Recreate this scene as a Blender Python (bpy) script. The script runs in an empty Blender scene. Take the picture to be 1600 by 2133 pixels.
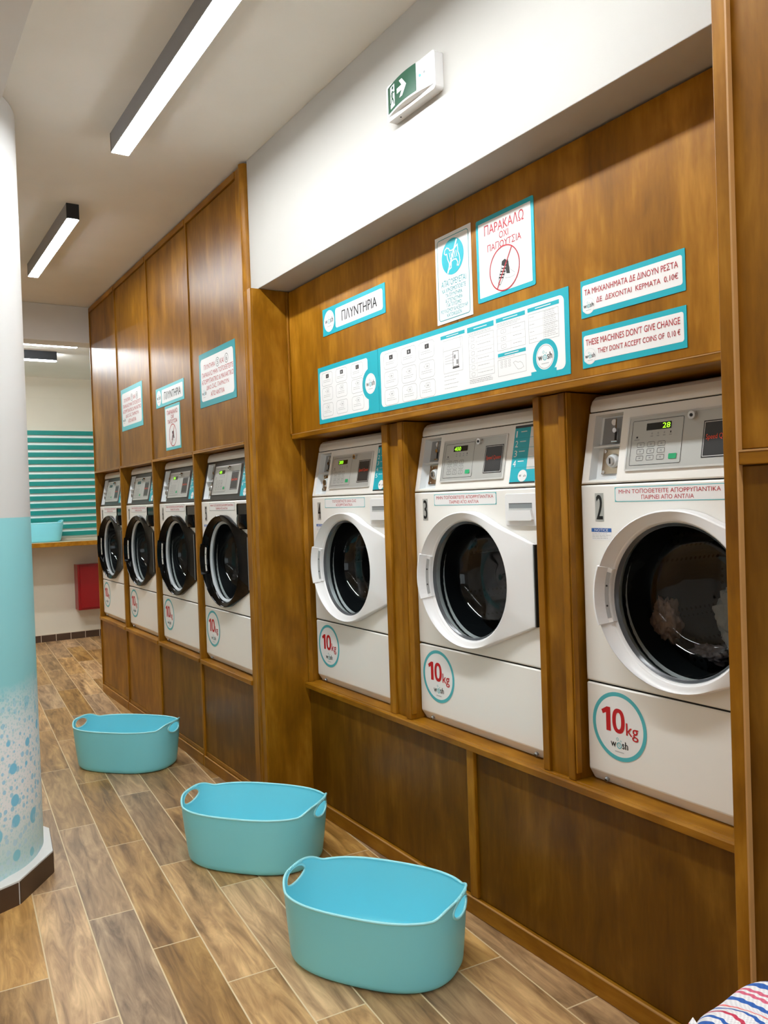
import bpy, bmesh, math, random
from mathutils import Vector, Matrix, noise
PI = math.pi
random.seed(4)
SC = bpy.context.scene
COL = SC.collection

# ------------------------------------------------------------------ camera, world, exposure
CAM_H = 1.44
YAW, PITCH, ROLL, FPX = 0.5674871, -0.0150722, -0.0339679, 1690.0
fw = Vector((math.sin(YAW)*math.cos(PITCH), math.cos(YAW)*math.cos(PITCH), math.sin(PITCH)))
rt = Vector((math.cos(YAW), -math.sin(YAW), 0)); up = rt.cross(fw)
r2 = math.cos(ROLL)*rt + math.sin(ROLL)*up
u2 = -math.sin(ROLL)*rt + math.cos(ROLL)*up
cd = bpy.data.cameras.new('camera'); cam = bpy.data.objects.new('camera', cd); COL.objects.link(cam)
cd.sensor_fit = 'HORIZONTAL'; cd.sensor_width = 36.0; cd.lens = 36.0*FPX/1600.0
cd.clip_start = 0.05; cd.clip_end = 60
cam.matrix_world = Matrix(((r2.x, u2.x, -fw.x, 0), (r2.y, u2.y, -fw.y, 0), (r2.z, u2.z, -fw.z, CAM_H), (0, 0, 0, 1)))
SC.camera = cam
wd = bpy.data.worlds.new('world'); SC.world = wd; wd.use_nodes = True
wd.node_tree.nodes['Background'].inputs[0].default_value = (0.9, 0.95, 1, 1)
wd.node_tree.nodes['Background'].inputs[1].default_value = 1.7
vs = SC.view_settings
vs.view_transform = 'Standard'; vs.look = 'None'; vs.gamma = 1.0; vs.use_curve_mapping = False
EXPOSURE = 0.32
vs.exposure = EXPOSURE
LAMP_W = 70.0          # emission of the light strips
SC.cycles.use_denoising = True
SC.cycles.max_bounces = 10
SC.cycles.diffuse_bounces = 7
SC.cycles.sample_clamp_indirect = 8

# ------------------------------------------------------------------ key planes (metres)
XB = 1.54      # bulkhead face
XL = 1.53      # far cabinets face
XP = 1.682     # upper panel face in the near alcove
XF = 1.72      # lower frame plane of the near alcove
XM = 1.765     # front of the near machines
XT = 1.40      # tall cabinet face at the right
CEIL = 3.03
SOF = 2.42
YB = 9.56      # back wall
YBEAM = 6.62

# ------------------------------------------------------------------ materials
def srgb(h):
    h = h.lstrip('#')
    v = [int(h[i:i+2], 16)/255 for i in (0, 2, 4)]
    return tuple((c/12.92 if c <= 0.04045 else ((c+0.055)/1.055)**2.4) for c in v) + (1.0,)
MATS = {}
def mat(name, color, rough=0.5, metal=0.0, spec=0.5, emit=0.0, coat=0.0, bump=None, var=None):
    if name in MATS: return MATS[name]
    m = bpy.data.materials.new(name); m.use_nodes = True
    nt = m.node_tree; b = nt.nodes['Principled BSDF']
    c = srgb(color) if isinstance(color, str) else tuple(color)+(1.0,)
    b.inputs['Base Color'].default_value = c
    b.inputs['Roughness'].default_value = rough
    b.inputs['Metallic'].default_value = metal
    b.inputs['Specular IOR Level'].default_value = spec
    b.inputs['Coat Weight'].default_value = coat
    b.inputs['Coat Roughness'].default_value = 0.08
    if emit:
        b.inputs['Emission Color'].default_value = c
        b.inputs['Emission Strength'].default_value = emit
    tc = nt.nodes.new('ShaderNodeTexCoord')
    n = nt.nodes.new('ShaderNodeTexNoise'); n.inputs['Scale'].default_value = (bump or (60, 0))[0]; n.inputs['Detail'].default_value = 3
    nt.links.new(tc.outputs['Object'], n.inputs['Vector'])
    if bump:
        bp = nt.nodes.new('ShaderNodeBump'); bp.inputs['Strength'].default_value = bump[1]; bp.inputs['Distance'].default_value = 0.002
        nt.links.new(n.outputs['Fac'], bp.inputs['Height']); nt.links.new(bp.outputs['Normal'], b.inputs['Normal'])
    v = 0.04 if var is None else var
    if v:
        n2 = nt.nodes.new('ShaderNodeTexNoise'); n2.inputs['Scale'].default_value = 5; n2.inputs['Detail'].default_value = 3
        nt.links.new(tc.outputs['Object'], n2.inputs['Vector'])
        mx = nt.nodes.new('ShaderNodeMix'); mx.data_type = 'RGBA'
        mx.inputs[6].default_value = tuple(x*(1-v) for x in c[:3])+(1,)
        mx.inputs[7].default_value = tuple(min(1, x*(1+v)) for x in c[:3])+(1,)
        nt.links.new(n2.outputs['Fac'], mx.inputs[0]); nt.links.new(mx.outputs[2], b.inputs['Base Color'])
    MATS[name] = m
    return m

def wood(name, horizontal=False, tone=1.0):
    m = bpy.data.materials.new(name); m.use_nodes = True
    nt = m.node_tree; b = nt.nodes['Principled BSDF']; L = nt.links.new
    tc = nt.nodes.new('ShaderNodeTexCoord')
    oi = nt.nodes.new('ShaderNodeObjectInfo')
    sh = nt.nodes.new('ShaderNodeVectorMath'); sh.operation = 'MULTIPLY_ADD'
    rv = nt.nodes.new('ShaderNodeCombineXYZ')
    for i in range(3): L(oi.outputs['Random'], rv.inputs[i])
    L(rv.outputs[0], sh.inputs[0]); sh.inputs[1].default_value = (7, 13, 5); L(tc.outputs['Object'], sh.inputs[2])
    def nz(scale, st, det, rough=0.6, dist=0.0):
        mp = nt.nodes.new('ShaderNodeMapping')
        mp.inputs['Scale'].default_value = st
        n = nt.nodes.new('ShaderNodeTexNoise'); n.inputs['Scale'].default_value = scale
        n.inputs['Detail'].default_value = det; n.inputs['Roughness'].default_value = rough; n.inputs['Distortion'].default_value = dist
        L(sh.outputs[0], mp.inputs['Vector']); L(mp.outputs[0], n.inputs['Vector']); return n.outputs['Fac']
    s = (1, 0.12, 1) if horizontal else (1, 1, 0.14)
    fine = nz(55, s, 4)
    mid = nz(9, (1, 0.3, 1) if horizontal else (1, 1, 0.34), 4, 0.55, 0.6)
    blot = nz(4.5, (1, 1, 1) if horizontal else (1, 1, 0.6), 3, 0.5, 0.4)
    def math_(op, a, c):
        n = nt.nodes.new('ShaderNodeMath'); n.operation = op
        for i, x in enumerate((a, c)):
            if isinstance(x, (int, float)): n.inputs[i].default_value = x
            else: L(x, n.inputs[i])
        return n.outputs[0]
    v = math_('ADD', math_('ADD', math_('MULTIPLY', fine, 0.20), math_('MULTIPLY', mid, 0.48)), math_('MULTIPLY', blot, 0.32))
    cr = nt.nodes.new('ShaderNodeValToRGB'); e = cr.color_ramp.elements
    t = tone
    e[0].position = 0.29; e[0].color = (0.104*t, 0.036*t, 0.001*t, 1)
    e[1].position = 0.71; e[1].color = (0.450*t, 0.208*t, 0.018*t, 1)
    k = cr.color_ramp.elements.new(0.5); k.color = (0.245*t, 0.098*t, 0.003*t, 1)
    L(v, cr.inputs[0]); L(cr.outputs[0], b.inputs['Base Color'])
    b.inputs['Roughness'].default_value = 0.38
    b.inputs['Specular IOR Level'].default_value = 0.22
    bp = nt.nodes.new('ShaderNodeBump'); bp.inputs['Strength'].default_value = 0.12; bp.inputs['Distance'].default_value = 0.001
    L(fine, bp.inputs['Height']); L(bp.outputs['Normal'], b.inputs['Normal'])
    return m
WE = mat('worn_wood_edge_highlight', '#b98a52', 0.45, var=0.2); WD = wood('dark_stained_wood', False, 0.58); WL = wood('light_stained_wood', False, 1.22); WV = wood('stained_wood_upright'); WH = wood('stained_wood_lengthwise', True)  # the pale edge colour paints the highlight on worn, rounded edges
WS = wood('stained_wood_edging', False, 1.12); WSH = wood('stained_wood_rail', True, 1.12)
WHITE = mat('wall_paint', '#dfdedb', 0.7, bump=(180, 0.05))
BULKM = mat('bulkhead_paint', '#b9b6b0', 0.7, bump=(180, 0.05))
CEILM = mat('ceiling_paint', '#efede6', 0.8, bump=(150, 0.04))
WHITEB = mat('back_wall_paint', '#ddd8c8', 0.75)
ENAMEL = mat('white_enamel', '#f3f1eb', 0.28, bump=(420, 0.03), var=0.01)
PLASTIC = mat('white_plastic', '#eeeeee', 0.30, var=0.0)
CREAM = mat('coin_box_plastic', '#dfe3e4', 0.4, var=0)
GREY = mat('grey_steel_plate', '#9a9ea0', 0.35, 0.3, var=0.02)
SILVER = mat('silver_panel', '#bcbdb8', 0.38, 0.25, var=0.02)
SILVERL = mat('silver_panel_edge', '#d8d8d4', 0.35, 0.2, var=0.0)
CHROME = mat('chrome', '#d8d8d8', 0.12, 1.0, var=0.0)
BRASSY = mat('nickel', '#b9ad98', 0.25, 1.0, var=0.0)
DARK = mat('charcoal_panel', '#2c2c2c', 0.35, var=0.02)
BLACKG = mat('gloss_black_plastic', '#030405', 0.08, 0.0, 0.16, coat=0.0, var=0)
BLACK = mat('black_print', '#121212', 0.5, var=0)
SEAM = mat('dark_seam', '#1a1714', 0.8, var=0)
RUBBER = mat('rubber', '#1b1d1f', 0.45, var=0)
RED = mat('red_print', '#b8202e', 0.5, var=0.0)
CRIM = mat('crimson_print', '#c0111a', 0.5, var=0.0)
ORANGE = mat('orange_red_print', '#f0502c', 0.5, emit=0.0, var=0.0)
TEAL = mat('teal_print', '#10adbd', 0.42, var=0.02)
TEALD = mat('deep_teal_print', '#0f98a0', 0.42, var=0.02)
TEALL = mat('pale_teal_print', '#5cc2c9', 0.42, var=0.02)
RING = mat('sticker_teal', '#52b5bd', 0.45, var=0)
PAPER = mat('white_vinyl', '#f1f1f0', 0.45, var=0.0)
FINE = mat('fine_grey_print', '#9c9c9c', 0.6, var=0)
FINEL = mat('pale_grey_print', '#c4c4c4', 0.6, var=0)
BLUE = mat('blue_print', '#2f62ad', 0.5, var=0)
GREEN = mat('green_button', '#1fa46b', 0.4, var=0)
LED = mat('green_led', '#9dff2a', 0.5, emit=1.6, var=0)
LCD = mat('display_window', '#15170f', 0.15, var=0)
SIGNG = mat('exit_green', '#044a30', 0.3, var=0.02)
TUB = mat('aqua_plastic', '#86e0ee', 0.36, var=0.015)
TUBR = mat('aqua_plastic_rim', '#a4ebf3', 0.34, var=0.015)
SLATM = mat('teal_lacquer', '#04857d', 0.4, var=0.02)
SLATB = mat('pale_slat_backing', '#f2f8f3', 0.6)
REDM = mat('red_enamel', '#8e0a12', 0.3, var=0.02)
LAMPH = mat('anodised_housing_lit_tone', '#8d8e92', 0.45, 0.15, var=0.02)  # dark housing sides coloured in the lighter grey of reflected light
LAMPK = mat('black_housing', '#17181c', 0.45, 0.2, var=0.02)
GROUT = mat('pale_grout', '#d8ccb6', 0.8)
LAMPE = mat('lit_diffuser', (0.93, 0.975, 1.0), 0.4, emit=LAMP_W, var=0)
LAMPD = mat('dim_fill_diffuser', (0.93, 0.975, 1.0), 0.4, emit=LAMP_W*0.3, var=0)  # weaker emission for the added fill strips on the left
DRUM = None

def tint_glass(name, tint, rough=0.02):
    m = bpy.data.materials.new(name); m.use_nodes = True
    nt = m.node_tree; nt.nodes.remove(nt.nodes['Principled BSDF']); out = nt.nodes['Material Output']
    tr = nt.nodes.new('ShaderNodeBsdfTransparent'); tr.inputs[0].default_value = tint
    gl = nt.nodes.new('ShaderNodeBsdfGlossy'); gl.inputs['Roughness'].default_value = rough
    fr = nt.nodes.new('ShaderNodeFresnel'); fr.inputs[0].default_value = 1.5
    mx = nt.nodes.new('ShaderNodeMixShader')
    nt.links.new(fr.outputs[0], mx.inputs[0]); nt.links.new(tr.outputs[0], mx.inputs[1]); nt.links.new(gl.outputs[0], mx.inputs[2])
    nt.links.new(mx.outputs[0], out.inputs[0])
    return m
PANE = tint_glass('fill_window_glass', (0.93, 0.95, 0.94, 1))
GLASS = tint_glass('door_glass', (0.70, 0.75, 0.77, 1))

def drum_mat():
    m = bpy.data.materials.new('perforated_drum_steel'); m.use_nodes = True
    nt = m.node_tree; b = nt.nodes['Principled BSDF']; L = nt.links.new
    tc = nt.nodes.new('ShaderNodeTexCoord')
    v = nt.nodes.new('ShaderNodeTexVoronoi'); v.inputs['Scale'].default_value = 46; v.inputs['Randomness'].default_value = 0.0
    L(tc.outputs['Object'], v.inputs['Vector'])
    cr = nt.nodes.new('ShaderNodeValToRGB'); e = cr.color_ramp.elements
    e[0].position = 0.22; e[0].color = (0.002, 0.002, 0.002, 1); e[1].position = 0.28; e[1].color = (0.055, 0.06, 0.065, 1)
    L(v.outputs['Distance'], cr.inputs[0]); L(cr.outputs[0], b.inputs['Base Color'])
    b.inputs['Metallic'].default_value = 0.7; b.inputs['Roughness'].default_value = 0.3
    return m
DRUM = drum_mat()

def floor_mat():
    m = bpy.data.materials.new('wood_look_tile'); m.use_nodes = True
    nt = m.node_tree; b = nt.nodes['Principled BSDF']; L = nt.links.new
    def M(op, a, c=None, d=None):
        n = nt.nodes.new('ShaderNodeMath'); n.operation = op
        for i, x in enumerate((a, c, d)):
            if x is None: continue
            if isinstance(x, (int, float)): n.inputs[i].default_value = x
            else: L(x, n.inputs[i])
        return n.outputs[0]
    tc = nt.nodes.new('ShaderNodeTexCoord'); sp = nt.nodes.new('ShaderNodeSeparateXYZ'); L(tc.outputs['Object'], sp.inputs[0])
    x, y = sp.outputs[0], sp.outputs[1]
    th = 0.0800
    c_, s_ = math.cos(th), math.sin(th)
    bb = M('SUBTRACT', M('MULTIPLY', x, c_), M('MULTIPLY', y, s_))
    aa = M('ADD', M('MULTIPLY', y, c_), M('MULTIPLY', x, s_))
    W, LN = 0.1567, 0.915
    bi = M('DIVIDE', M('SUBTRACT', bb, 0.5205), W)
    row = M('FLOOR', bi); fb = M('FRACT', bi)
    ai = M('DIVIDE', M('SUBTRACT', M('ADD', aa, M('MULTIPLY', row, 0.307)), 4.525), LN)
    cell = M('FLOOR', ai); fa = M('FRACT', ai)
    eb = M('MULTIPLY', M('MINIMUM', fb, M('SUBTRACT', 1, fb)), W)
    ea = M('MULTIPLY', M('MINIMUM', fa, M('SUBTRACT', 1, fa)), LN)
    edge = M('MINIMUM', ea, eb)
    gr = nt.nodes.new('ShaderNodeMapRange'); gr.inputs[1].default_value = 0.0014; gr.inputs[2].default_value = 0.0032
    gr.inputs[3].default_value = 1; gr.inputs[4].default_value = 0; L(edge, gr.inputs[0])
    idv = nt.nodes.new('ShaderNodeCombineXYZ'); L(row, idv.inputs[0]); L(cell, idv.inputs[1])
    wn = nt.nodes.new('ShaderNodeTexWhiteNoise'); wn.noise_dimensions = '3D'; L(idv.outputs[0], wn.inputs['Vector'])
    g = nt.nodes.new('ShaderNodeCombineXYZ')
    L(M('MULTIPLY', bb, 16), g.inputs[0]); L(M('MULTIPLY', aa, 2.2), g.inputs[1]); L(M('MULTIPLY', wn.outputs['Value'], 60), g.inputs[2])
    n1 = nt.nodes.new('ShaderNodeTexNoise'); n1.inputs['Scale'].default_value = 1.5; n1.inputs['Detail'].default_value = 7
    n1.inputs['Roughness'].default_value = 0.62; n1.inputs['Distortion'].default_value = 1.4; L(g.outputs[0], n1.inputs['Vector'])
    n2 = nt.nodes.new('ShaderNodeTexNoise'); n2.inputs['Scale'].default_value = 0.42; n2.inputs['Detail'].default_value = 4
    n2.inputs['Distortion'].default_value = 1.8; L(g.outputs[0], n2.inputs['Vector'])
    v = M('ADD', M('MULTIPLY', n1.outputs['Fac'], 0.55), M('MULTIPLY', n2.outputs['Fac'], 0.45))
    cr = nt.nodes.new('ShaderNodeValToRGB'); e = cr.color_ramp.elements
    e[0].position = 0.36; e[0].color = srgb('#7a5524'); e[1].position = 0.65; e[1].color = srgb('#deb06a')
    k = cr.color_ramp.elements.new(0.5); k.color = srgb('#b3864a')
    L(v, cr.inputs[0])
    # plank to plank tone
    hs = nt.nodes.new('ShaderNodeHueSaturation'); L(cr.outputs[0], hs.inputs['Color'])
    vm = nt.nodes.new('ShaderNodeMapRange'); vm.inputs[3].default_value = 0.68; vm.inputs[4].default_value = 1.12; L(wn.outputs['Value'], vm.inputs[0])
    L(vm.outputs[0], hs.inputs['Value'])
    w2 = nt.nodes.new('ShaderNodeTexWhiteNoise'); w2.noise_dimensions = '3D'
    ad = nt.nodes.new('ShaderNodeVectorMath'); ad.inputs[1].default_value = (9.3, 4.1, 2); L(idv.outputs[0], ad.inputs[0]); L(ad.outputs[0], w2.inputs['Vector'])
    sm = nt.nodes.new('ShaderNodeMapRange'); sm.inputs[3].default_value = 0.74; sm.inputs[4].default_value = 1.06; L(w2.outputs['Value'], sm.inputs[0])
    L(sm.outputs[0], hs.inputs['Saturation'])
    mx = nt.nodes.new('ShaderNodeMix'); mx.data_type = 'RGBA'; L(gr.outputs[0], mx.inputs[0]); L(hs.outputs[0], mx.inputs[6])
    mx.inputs[7].default_value = srgb('#dcc59c'); L(mx.outputs[2], b.inputs['Base Color'])
    b.inputs['Roughness'].default_value = 0.42
    bp = nt.nodes.new('ShaderNodeBump'); bp.inputs['Strength'].default_value = 0.35; bp.inputs['Distance'].default_value = 0.002
    L(M('SUBTRACT', M('MULTIPLY', n1.outputs['Fac'], 0.4), gr.outputs[0]), bp.inputs['Height']); L(bp.outputs['Normal'], b.inputs['Normal'])
    return m
FLOORM = floor_mat()
TILED = mat('dark_wood_tile', '#4a3526', 0.45, var=0.35)

def pillar_mat():
    m = bpy.data.materials.new('printed_pillar_wrap'); m.use_nodes = True
    nt = m.node_tree; b = nt.nodes['Principled BSDF']; L = nt.links.new
    def M(op, a, c=None):
        n = nt.nodes.new('ShaderNodeMath'); n.operation = op; n.use_clamp = False
        for i, x in enumerate((a, c)):
            if x is None: continue
            if isinstance(x, (int, float)): n.inputs[i].default_value = x
            else: L(x, n.inputs[i])
        return n.outputs[0]
    def mixc(f, A, B):
        mx = nt.nodes.new('ShaderNodeMix'); mx.data_type = 'RGBA'; L(f, mx.inputs[0])
        for i, c in ((6, A), (7, B)):
            if isinstance(c, tuple): mx.inputs[i].default_value = c
            else: L(c, mx.inputs[i])
        return mx.outputs[2]
    def mr(x, a, c, lo=0, hi=1):
        n = nt.nodes.new('ShaderNodeMapRange'); n.inputs[1].default_value = a; n.inputs[2].default_value = c
        n.inputs[3].default_value = lo; n.inputs[4].default_value = hi; L(x, n.inputs[0]); return n.outputs[0]
    tc = nt.nodes.new('ShaderNodeTexCoord'); sp = nt.nodes.new('ShaderNodeSeparateXYZ'); L(tc.outputs['Object'], sp.inputs[0])
    z = sp.outputs[2]
    ang = M('MULTIPLY', M('ARCTAN2', sp.outputs[1], sp.outputs[0]), 0.45)
    uv = nt.nodes.new('ShaderNodeCombineXYZ'); L(ang, uv.inputs[0]); L(z, uv.inputs[1])
    def dots(scale, lo, hi):
        v = nt.nodes.new('ShaderNodeTexVoronoi'); v.voronoi_dimensions = '2D'; v.inputs['Scale'].default_value = scale
        v.inputs['Randomness'].default_value = 0.85; L(uv.outputs[0], v.inputs['Vector'])
        sc = nt.nodes.new('ShaderNodeSeparateColor'); L(v.outputs['Color'], sc.inputs[0])
        rad = mr(sc.outputs[0], 0, 1, lo, hi)
        d = M('SUBTRACT', v.outputs['Distance'], rad)
        return mr(d, -0.02, 0.02, 1, 0)
    big = dots(9.5, -0.06, 0.36); small = dots(30, 0.05, 0.36); tiny = dots(70, 0.12, 0.42)
    blue = srgb('#94d8df'); dot = srgb('#86d2f2'); foam = srgb('#f8fbff')
    c = mixc(M('MULTIPLY', tiny, 0.28), foam, blue)
    c = mixc(M('MULTIPLY', small, 0.7), c, dot)
    c = mixc(big, c, dot)
    ns = nt.nodes.new('ShaderNodeTexNoise'); ns.inputs['Scale'].default_value = 9; L(uv.outputs[0], ns.inputs['Vector'])
    low = mr(M('ADD', z, M('MULTIPLY', ns.outputs['Fac'], 0.10)), 0.62, 0.86)
    n2 = mixc(M('MULTIPLY', M('SUBTRACT', 1, tiny), 0.35), blue, foam)
    gz = mr(z, 0.72, 0.80)
    c = mixc(low, c, mixc(gz, n2, blue))
    # bottom edge of the print turns bluer again
    c = mixc(M('MULTIPLY', mr(z, 0.16, 0.34, 1, 0), 0.55), c, mixc(M('MULTIPLY', small, 0.6), blue, foam))
    top = mr(z, 1.4195, 1.4205)
    c = mixc(top, c, srgb('#d4d3d1'))
    L(c, b.inputs['Base Color']); b.inputs['Roughness'].default_value = 0.45
    return m
PILLARM = pillar_mat()

def stripe_cloth():
    m = bpy.data.materials.new('striped_woven_cotton'); m.use_nodes = True
    nt = m.node_tree; b = nt.nodes['Principled BSDF']; L = nt.links.new
    uv = nt.nodes.new('ShaderNodeUVMap'); sp = nt.nodes.new('ShaderNodeSeparateXYZ'); L(uv.outputs[0], sp.inputs[0])
    wv = nt.nodes.new('ShaderNodeMath'); wv.operation = 'SINE'
    a = nt.nodes.new('ShaderNodeMath'); a.operation = 'MULTIPLY'; L(sp.outputs[1], a.inputs[0]); a.inputs[1].default_value = 420; L(a.outputs[0], wv.inputs[0])
    jx = nt.nodes.new('ShaderNodeMath'); jx.operation = 'MULTIPLY_ADD'; L(wv.outputs[0], jx.inputs[0]); jx.inputs[1].default_value = 0.0008; L(sp.outputs[0], jx.inputs[2])
    f = nt.nodes.new('ShaderNodeMath'); f.operation = 'MULTIPLY'; L(jx.outputs[0], f.inputs[0]); f.inputs[1].default_value = 8.0
    fr = nt.nodes.new('ShaderNodeMath'); fr.operation = 'FRACT'; L(f.outputs[0], fr.inputs[0])
    cr = nt.nodes.new('ShaderNodeValToRGB'); cr.color_ramp.interpolation = 'CONSTANT'; e = cr.color_ramp.elements
    W = srgb('#e8e6e6'); B = srgb('#2a5fae'); P = srgb('#d8667f'); R = srgb('#c83a55'); C = srgb('#f07a78')
    stops = [(0, W), (.07, B), (.13, W), (.20, P), (.24, W), (.27, P), (.31, W), (.37, B), (.45, W), (.52, B), (.56, W), (.66, R), (.70, W), (.80, B), (.84, W), (.90, C), (.94, W)]
    e[0].position, e[0].color = stops[0]; e[1].position, e[1].color = stops[1]
    for p, c in stops[2:]:
        k = e.new(p); k.color = c
    L(fr.outputs[0], cr.inputs[0])
    ck = nt.nodes.new('ShaderNodeTexChecker'); ck.inputs['Scale'].default_value = 330; L(uv.outputs[0], ck.inputs[0])
    mx = nt.nodes.new('ShaderNodeMix'); mx.data_type = 'RGBA'; mx.blend_type = 'MULTIPLY'
    L(cr.outputs[0], mx.inputs[6]); mx.inputs[7].default_value = (0.72, 0.72, 0.75, 1)
    h = nt.nodes.new('ShaderNodeMath'); h.operation = 'MULTIPLY'; h.inputs[1].default_value = 0.6; L(ck.outputs['Fac'], h.inputs[0]); L(h.outputs[0], mx.inputs[0])
    L(mx.outputs[2], b.inputs['Base Color']); b.inputs['Roughness'].default_value = 0.9
    bp = nt.nodes.new('ShaderNodeBump'); bp.inputs['Strength'].default_value = 0.5; bp.inputs['Distance'].default_value = 0.003
    L(ck.outputs['Fac'], bp.inputs['Height']); L(bp.outputs['Normal'], b.inputs['Normal'])
    return m
CLOTH = stripe_cloth()

# ------------------------------------------------------------------ mesh builder
_TXT = {}
LAT = str.maketrans('ΑΒΕΖΗΙΚΜΝΟΡΤΥΧ', 'ABEZHIKMNOPTYX')   # letters drawn the same in both alphabets
def text_mesh(body, bold=0.0):
    body = body.translate(LAT); bold = 0.0; key = (body, bold)
    if key not in _TXT:
        c = bpy.data.curves.new('t', 'FONT'); c.body = body; c.resolution_u = 3; c.offset = bold
        o = bpy.data.objects.new('t', c); COL.objects.link(o)
        dg = bpy.context.evaluated_depsgraph_get()
        me = bpy.data.meshes.new_from_object(o.evaluated_get(dg))
        V = [tuple(v.co[:2]) for v in me.vertices]; F = [tuple(p.vertices) for p in me.polygons]
        COL.objects.unlink(o); bpy.data.objects.remove(o); bpy.data.meshes.remove(me); bpy.data.curves.remove(c)
        _TXT[key] = (V, F)
    return _TXT[key]

class G:
    """collects faces for one mesh object. Flat graphics live in a frame x = right, z = up, y = -d (d towards the viewer)."""
    def __init__(s): s.v = []; s.f = []; s.m = []; s.s = []; s.mats = []; s.uv = None
    def mi(s, m):
        if m not in s.mats: s.mats.append(m)
        return s.mats.index(m)
    def add(s, V, F, m, smooth=False):
        o = len(s.v); s.v += [tuple(p) for p in V]; k = s.mi(m)
        for f in F: s.f.append(tuple(i+o for i in f)); s.m.append(k); s.s.append(smooth)
    def box(s, x0, x1, y0, y1, z0, z1, m):
        x0, x1 = sorted((x0, x1)); y0, y1 = sorted((y0, y1)); z0, z1 = sorted((z0, z1))
        V = [(x, y, z) for z in (z0, z1) for y in (y0, y1) for x in (x0, x1)]
        s.add(V, [(0, 2, 3, 1), (4, 5, 7, 6), (0, 1, 5, 4), (2, 6, 7, 3), (0, 4, 6, 2), (1, 3, 7, 5)], m)
    def rect(s, x0, x1, z0, z1, d, m): s.add([(x0, -d, z0), (x1, -d, z0), (x1, -d, z1), (x0, -d, z1)], [(0, 1, 2, 3)], m)
    def poly(s, P, d, m): s.add([(p[0], -d, p[1]) for p in P], [tuple(range(len(P)))], m)
    def slab(s, P, d0, d1, m, smooth=False):
        n = len(P)
        V = [(p[0], -d0, p[1]) for p in P]+[(p[0], -d1, p[1]) for p in P]
        s.add(V, [tuple(range(n, 2*n)), tuple(reversed(range(n)))], m)
        s.add(V, [(i, (i+1) % n, n+(i+1) % n, n+i) for i in range(n)], m, smooth)
    def disc(s, cx, cz, r, d, m, n=40, rz=None):
        rz = rz or r
        s.poly([(cx+r*math.cos(2*PI*i/n), cz+rz*math.sin(2*PI*i/n)) for i in range(n)], d, m)
    def ring(s, cx, cz, r0, r1, d, m, n=48):
        V = []
        for r in (r0, r1): V += [(cx+r*math.cos(2*PI*i/n), -d, cz+r*math.sin(2*PI*i/n)) for i in range(n)]
        s.add(V, [(i, n+i, n+(i+1) % n, (i+1) % n) for i in range(n)], m)
    def outline(s, P, w, d, m):
        n = len(P)
        for i in range(n): s.line(P[i], P[(i+1) % n], w, d, m)
    def line(s, a, b, w, d, m):
        a = Vector(a); b = Vector(b); t = (b-a); 
        if t.length < 1e-9: return
        t.normalize(); q = Vector((-t.y, t.x))*w/2; a = a-t*w/2; b = b+t*w/2
        s.poly([a-q, b-q, b+q, a+q], d, m)
    def rframe(s, x0, x1, z0, z1, w, r, d, m):
        P = rrect(x0, x1, z0, z1, r); Q = rrect(x0+w, x1-w, z0+w, z1-w, max(r-w, 0.0004)); n = len(P)
        s.add([(p[0], -d, p[1]) for p in P+Q], [(i, (i+1) % n, n+(i+1) % n, n+i) for i in range(n)], m)
    def text(s, body, x0, x1, z0, z1, d, m, bold=0.0, keep=None):
        V, F = text_mesh(body, bold)
        ax = min(v[0] for v in V); bx = max(v[0] for v in V); az = min(v[1] for v in V); bz = max(v[1] for v in V)
        sx = (x1-x0)/(bx-ax); sz = (z1-z0)/(bz-az)
        for j, q in enumerate((0.0,) if bold <= 0 else (-bold, bold)):
            s.add([(x0+(v[0]-ax)*sx+q*(z1-z0)*1.1, -d-0.0003*j, z0+(v[1]-az)*sz) for v in V], F, m)
    def cyl(s, p0, p1, r, m, n=20, r1=None, caps=True):
        p0 = Vector(p0); p1 = Vector(p1); r1 = r if r1 is None else r1
        a = (p1-p0).normalized(); t = Vector((0, 0, 1)) if abs(a.z) < 0.9 else Vector((1, 0, 0)); e = a.cross(t).normalized(); f = a.cross(e)
        V = [p0+(e*math.cos(2*PI*i/n)+f*math.sin(2*PI*i/n))*r for i in range(n)]+[p1+(e*math.cos(2*PI*i/n)+f*math.sin(2*PI*i/n))*r1 for i in range(n)]
        s.add(V, [(i, (i+1) % n, n+(i+1) % n, n+i) for i in range(n)], m, True)
        if caps: s.add(V, [tuple(reversed(range(n))), tuple(range(n, 2*n))], m)
    def loft(s, rings, m, smooth=True, cap0=False, cap1=False, closed=True):
        n = len(rings[0]); V = [p for r in rings for p in r]; F = []
        for k in range(len(rings)-1):
            for i in range(n if closed else n-1):
                j = (i+1) % n; F.append((k*n+i, k*n+j, (k+1)*n+j, (k+1)*n+i))
        s.add(V, F, m, smooth)
        if cap0: s.add(rings[0], [tuple(reversed(range(n)))], m)
        if cap1: s.add(rings[-1], [tuple(range(n))], m)
    def tube(s, pts, r, m, n=8, closed=False):
        rings = []; N = len(pts); pts = [Vector(p) for p in pts]
        for i in range(N):
            t = (pts[(i+1) % N]-pts[i-1]) if closed else (pts[min(i+1, N-1)]-pts[max(i-1, 0)])
            t.normalize(); upv = Vector((0, 0, 1)) if abs(t.z) < 0.95 else Vector((1, 0, 0)); e = t.cross(upv).normalized(); f = e.cross(t)
            rings.append([pts[i]+(e*math.cos(2*PI*k/n)+f*math.sin(2*PI*k/n))*r for k in range(n)])
        if closed: rings.append(rings[0])
        s.loft(rings, m, True, not closed, not closed)
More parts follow.
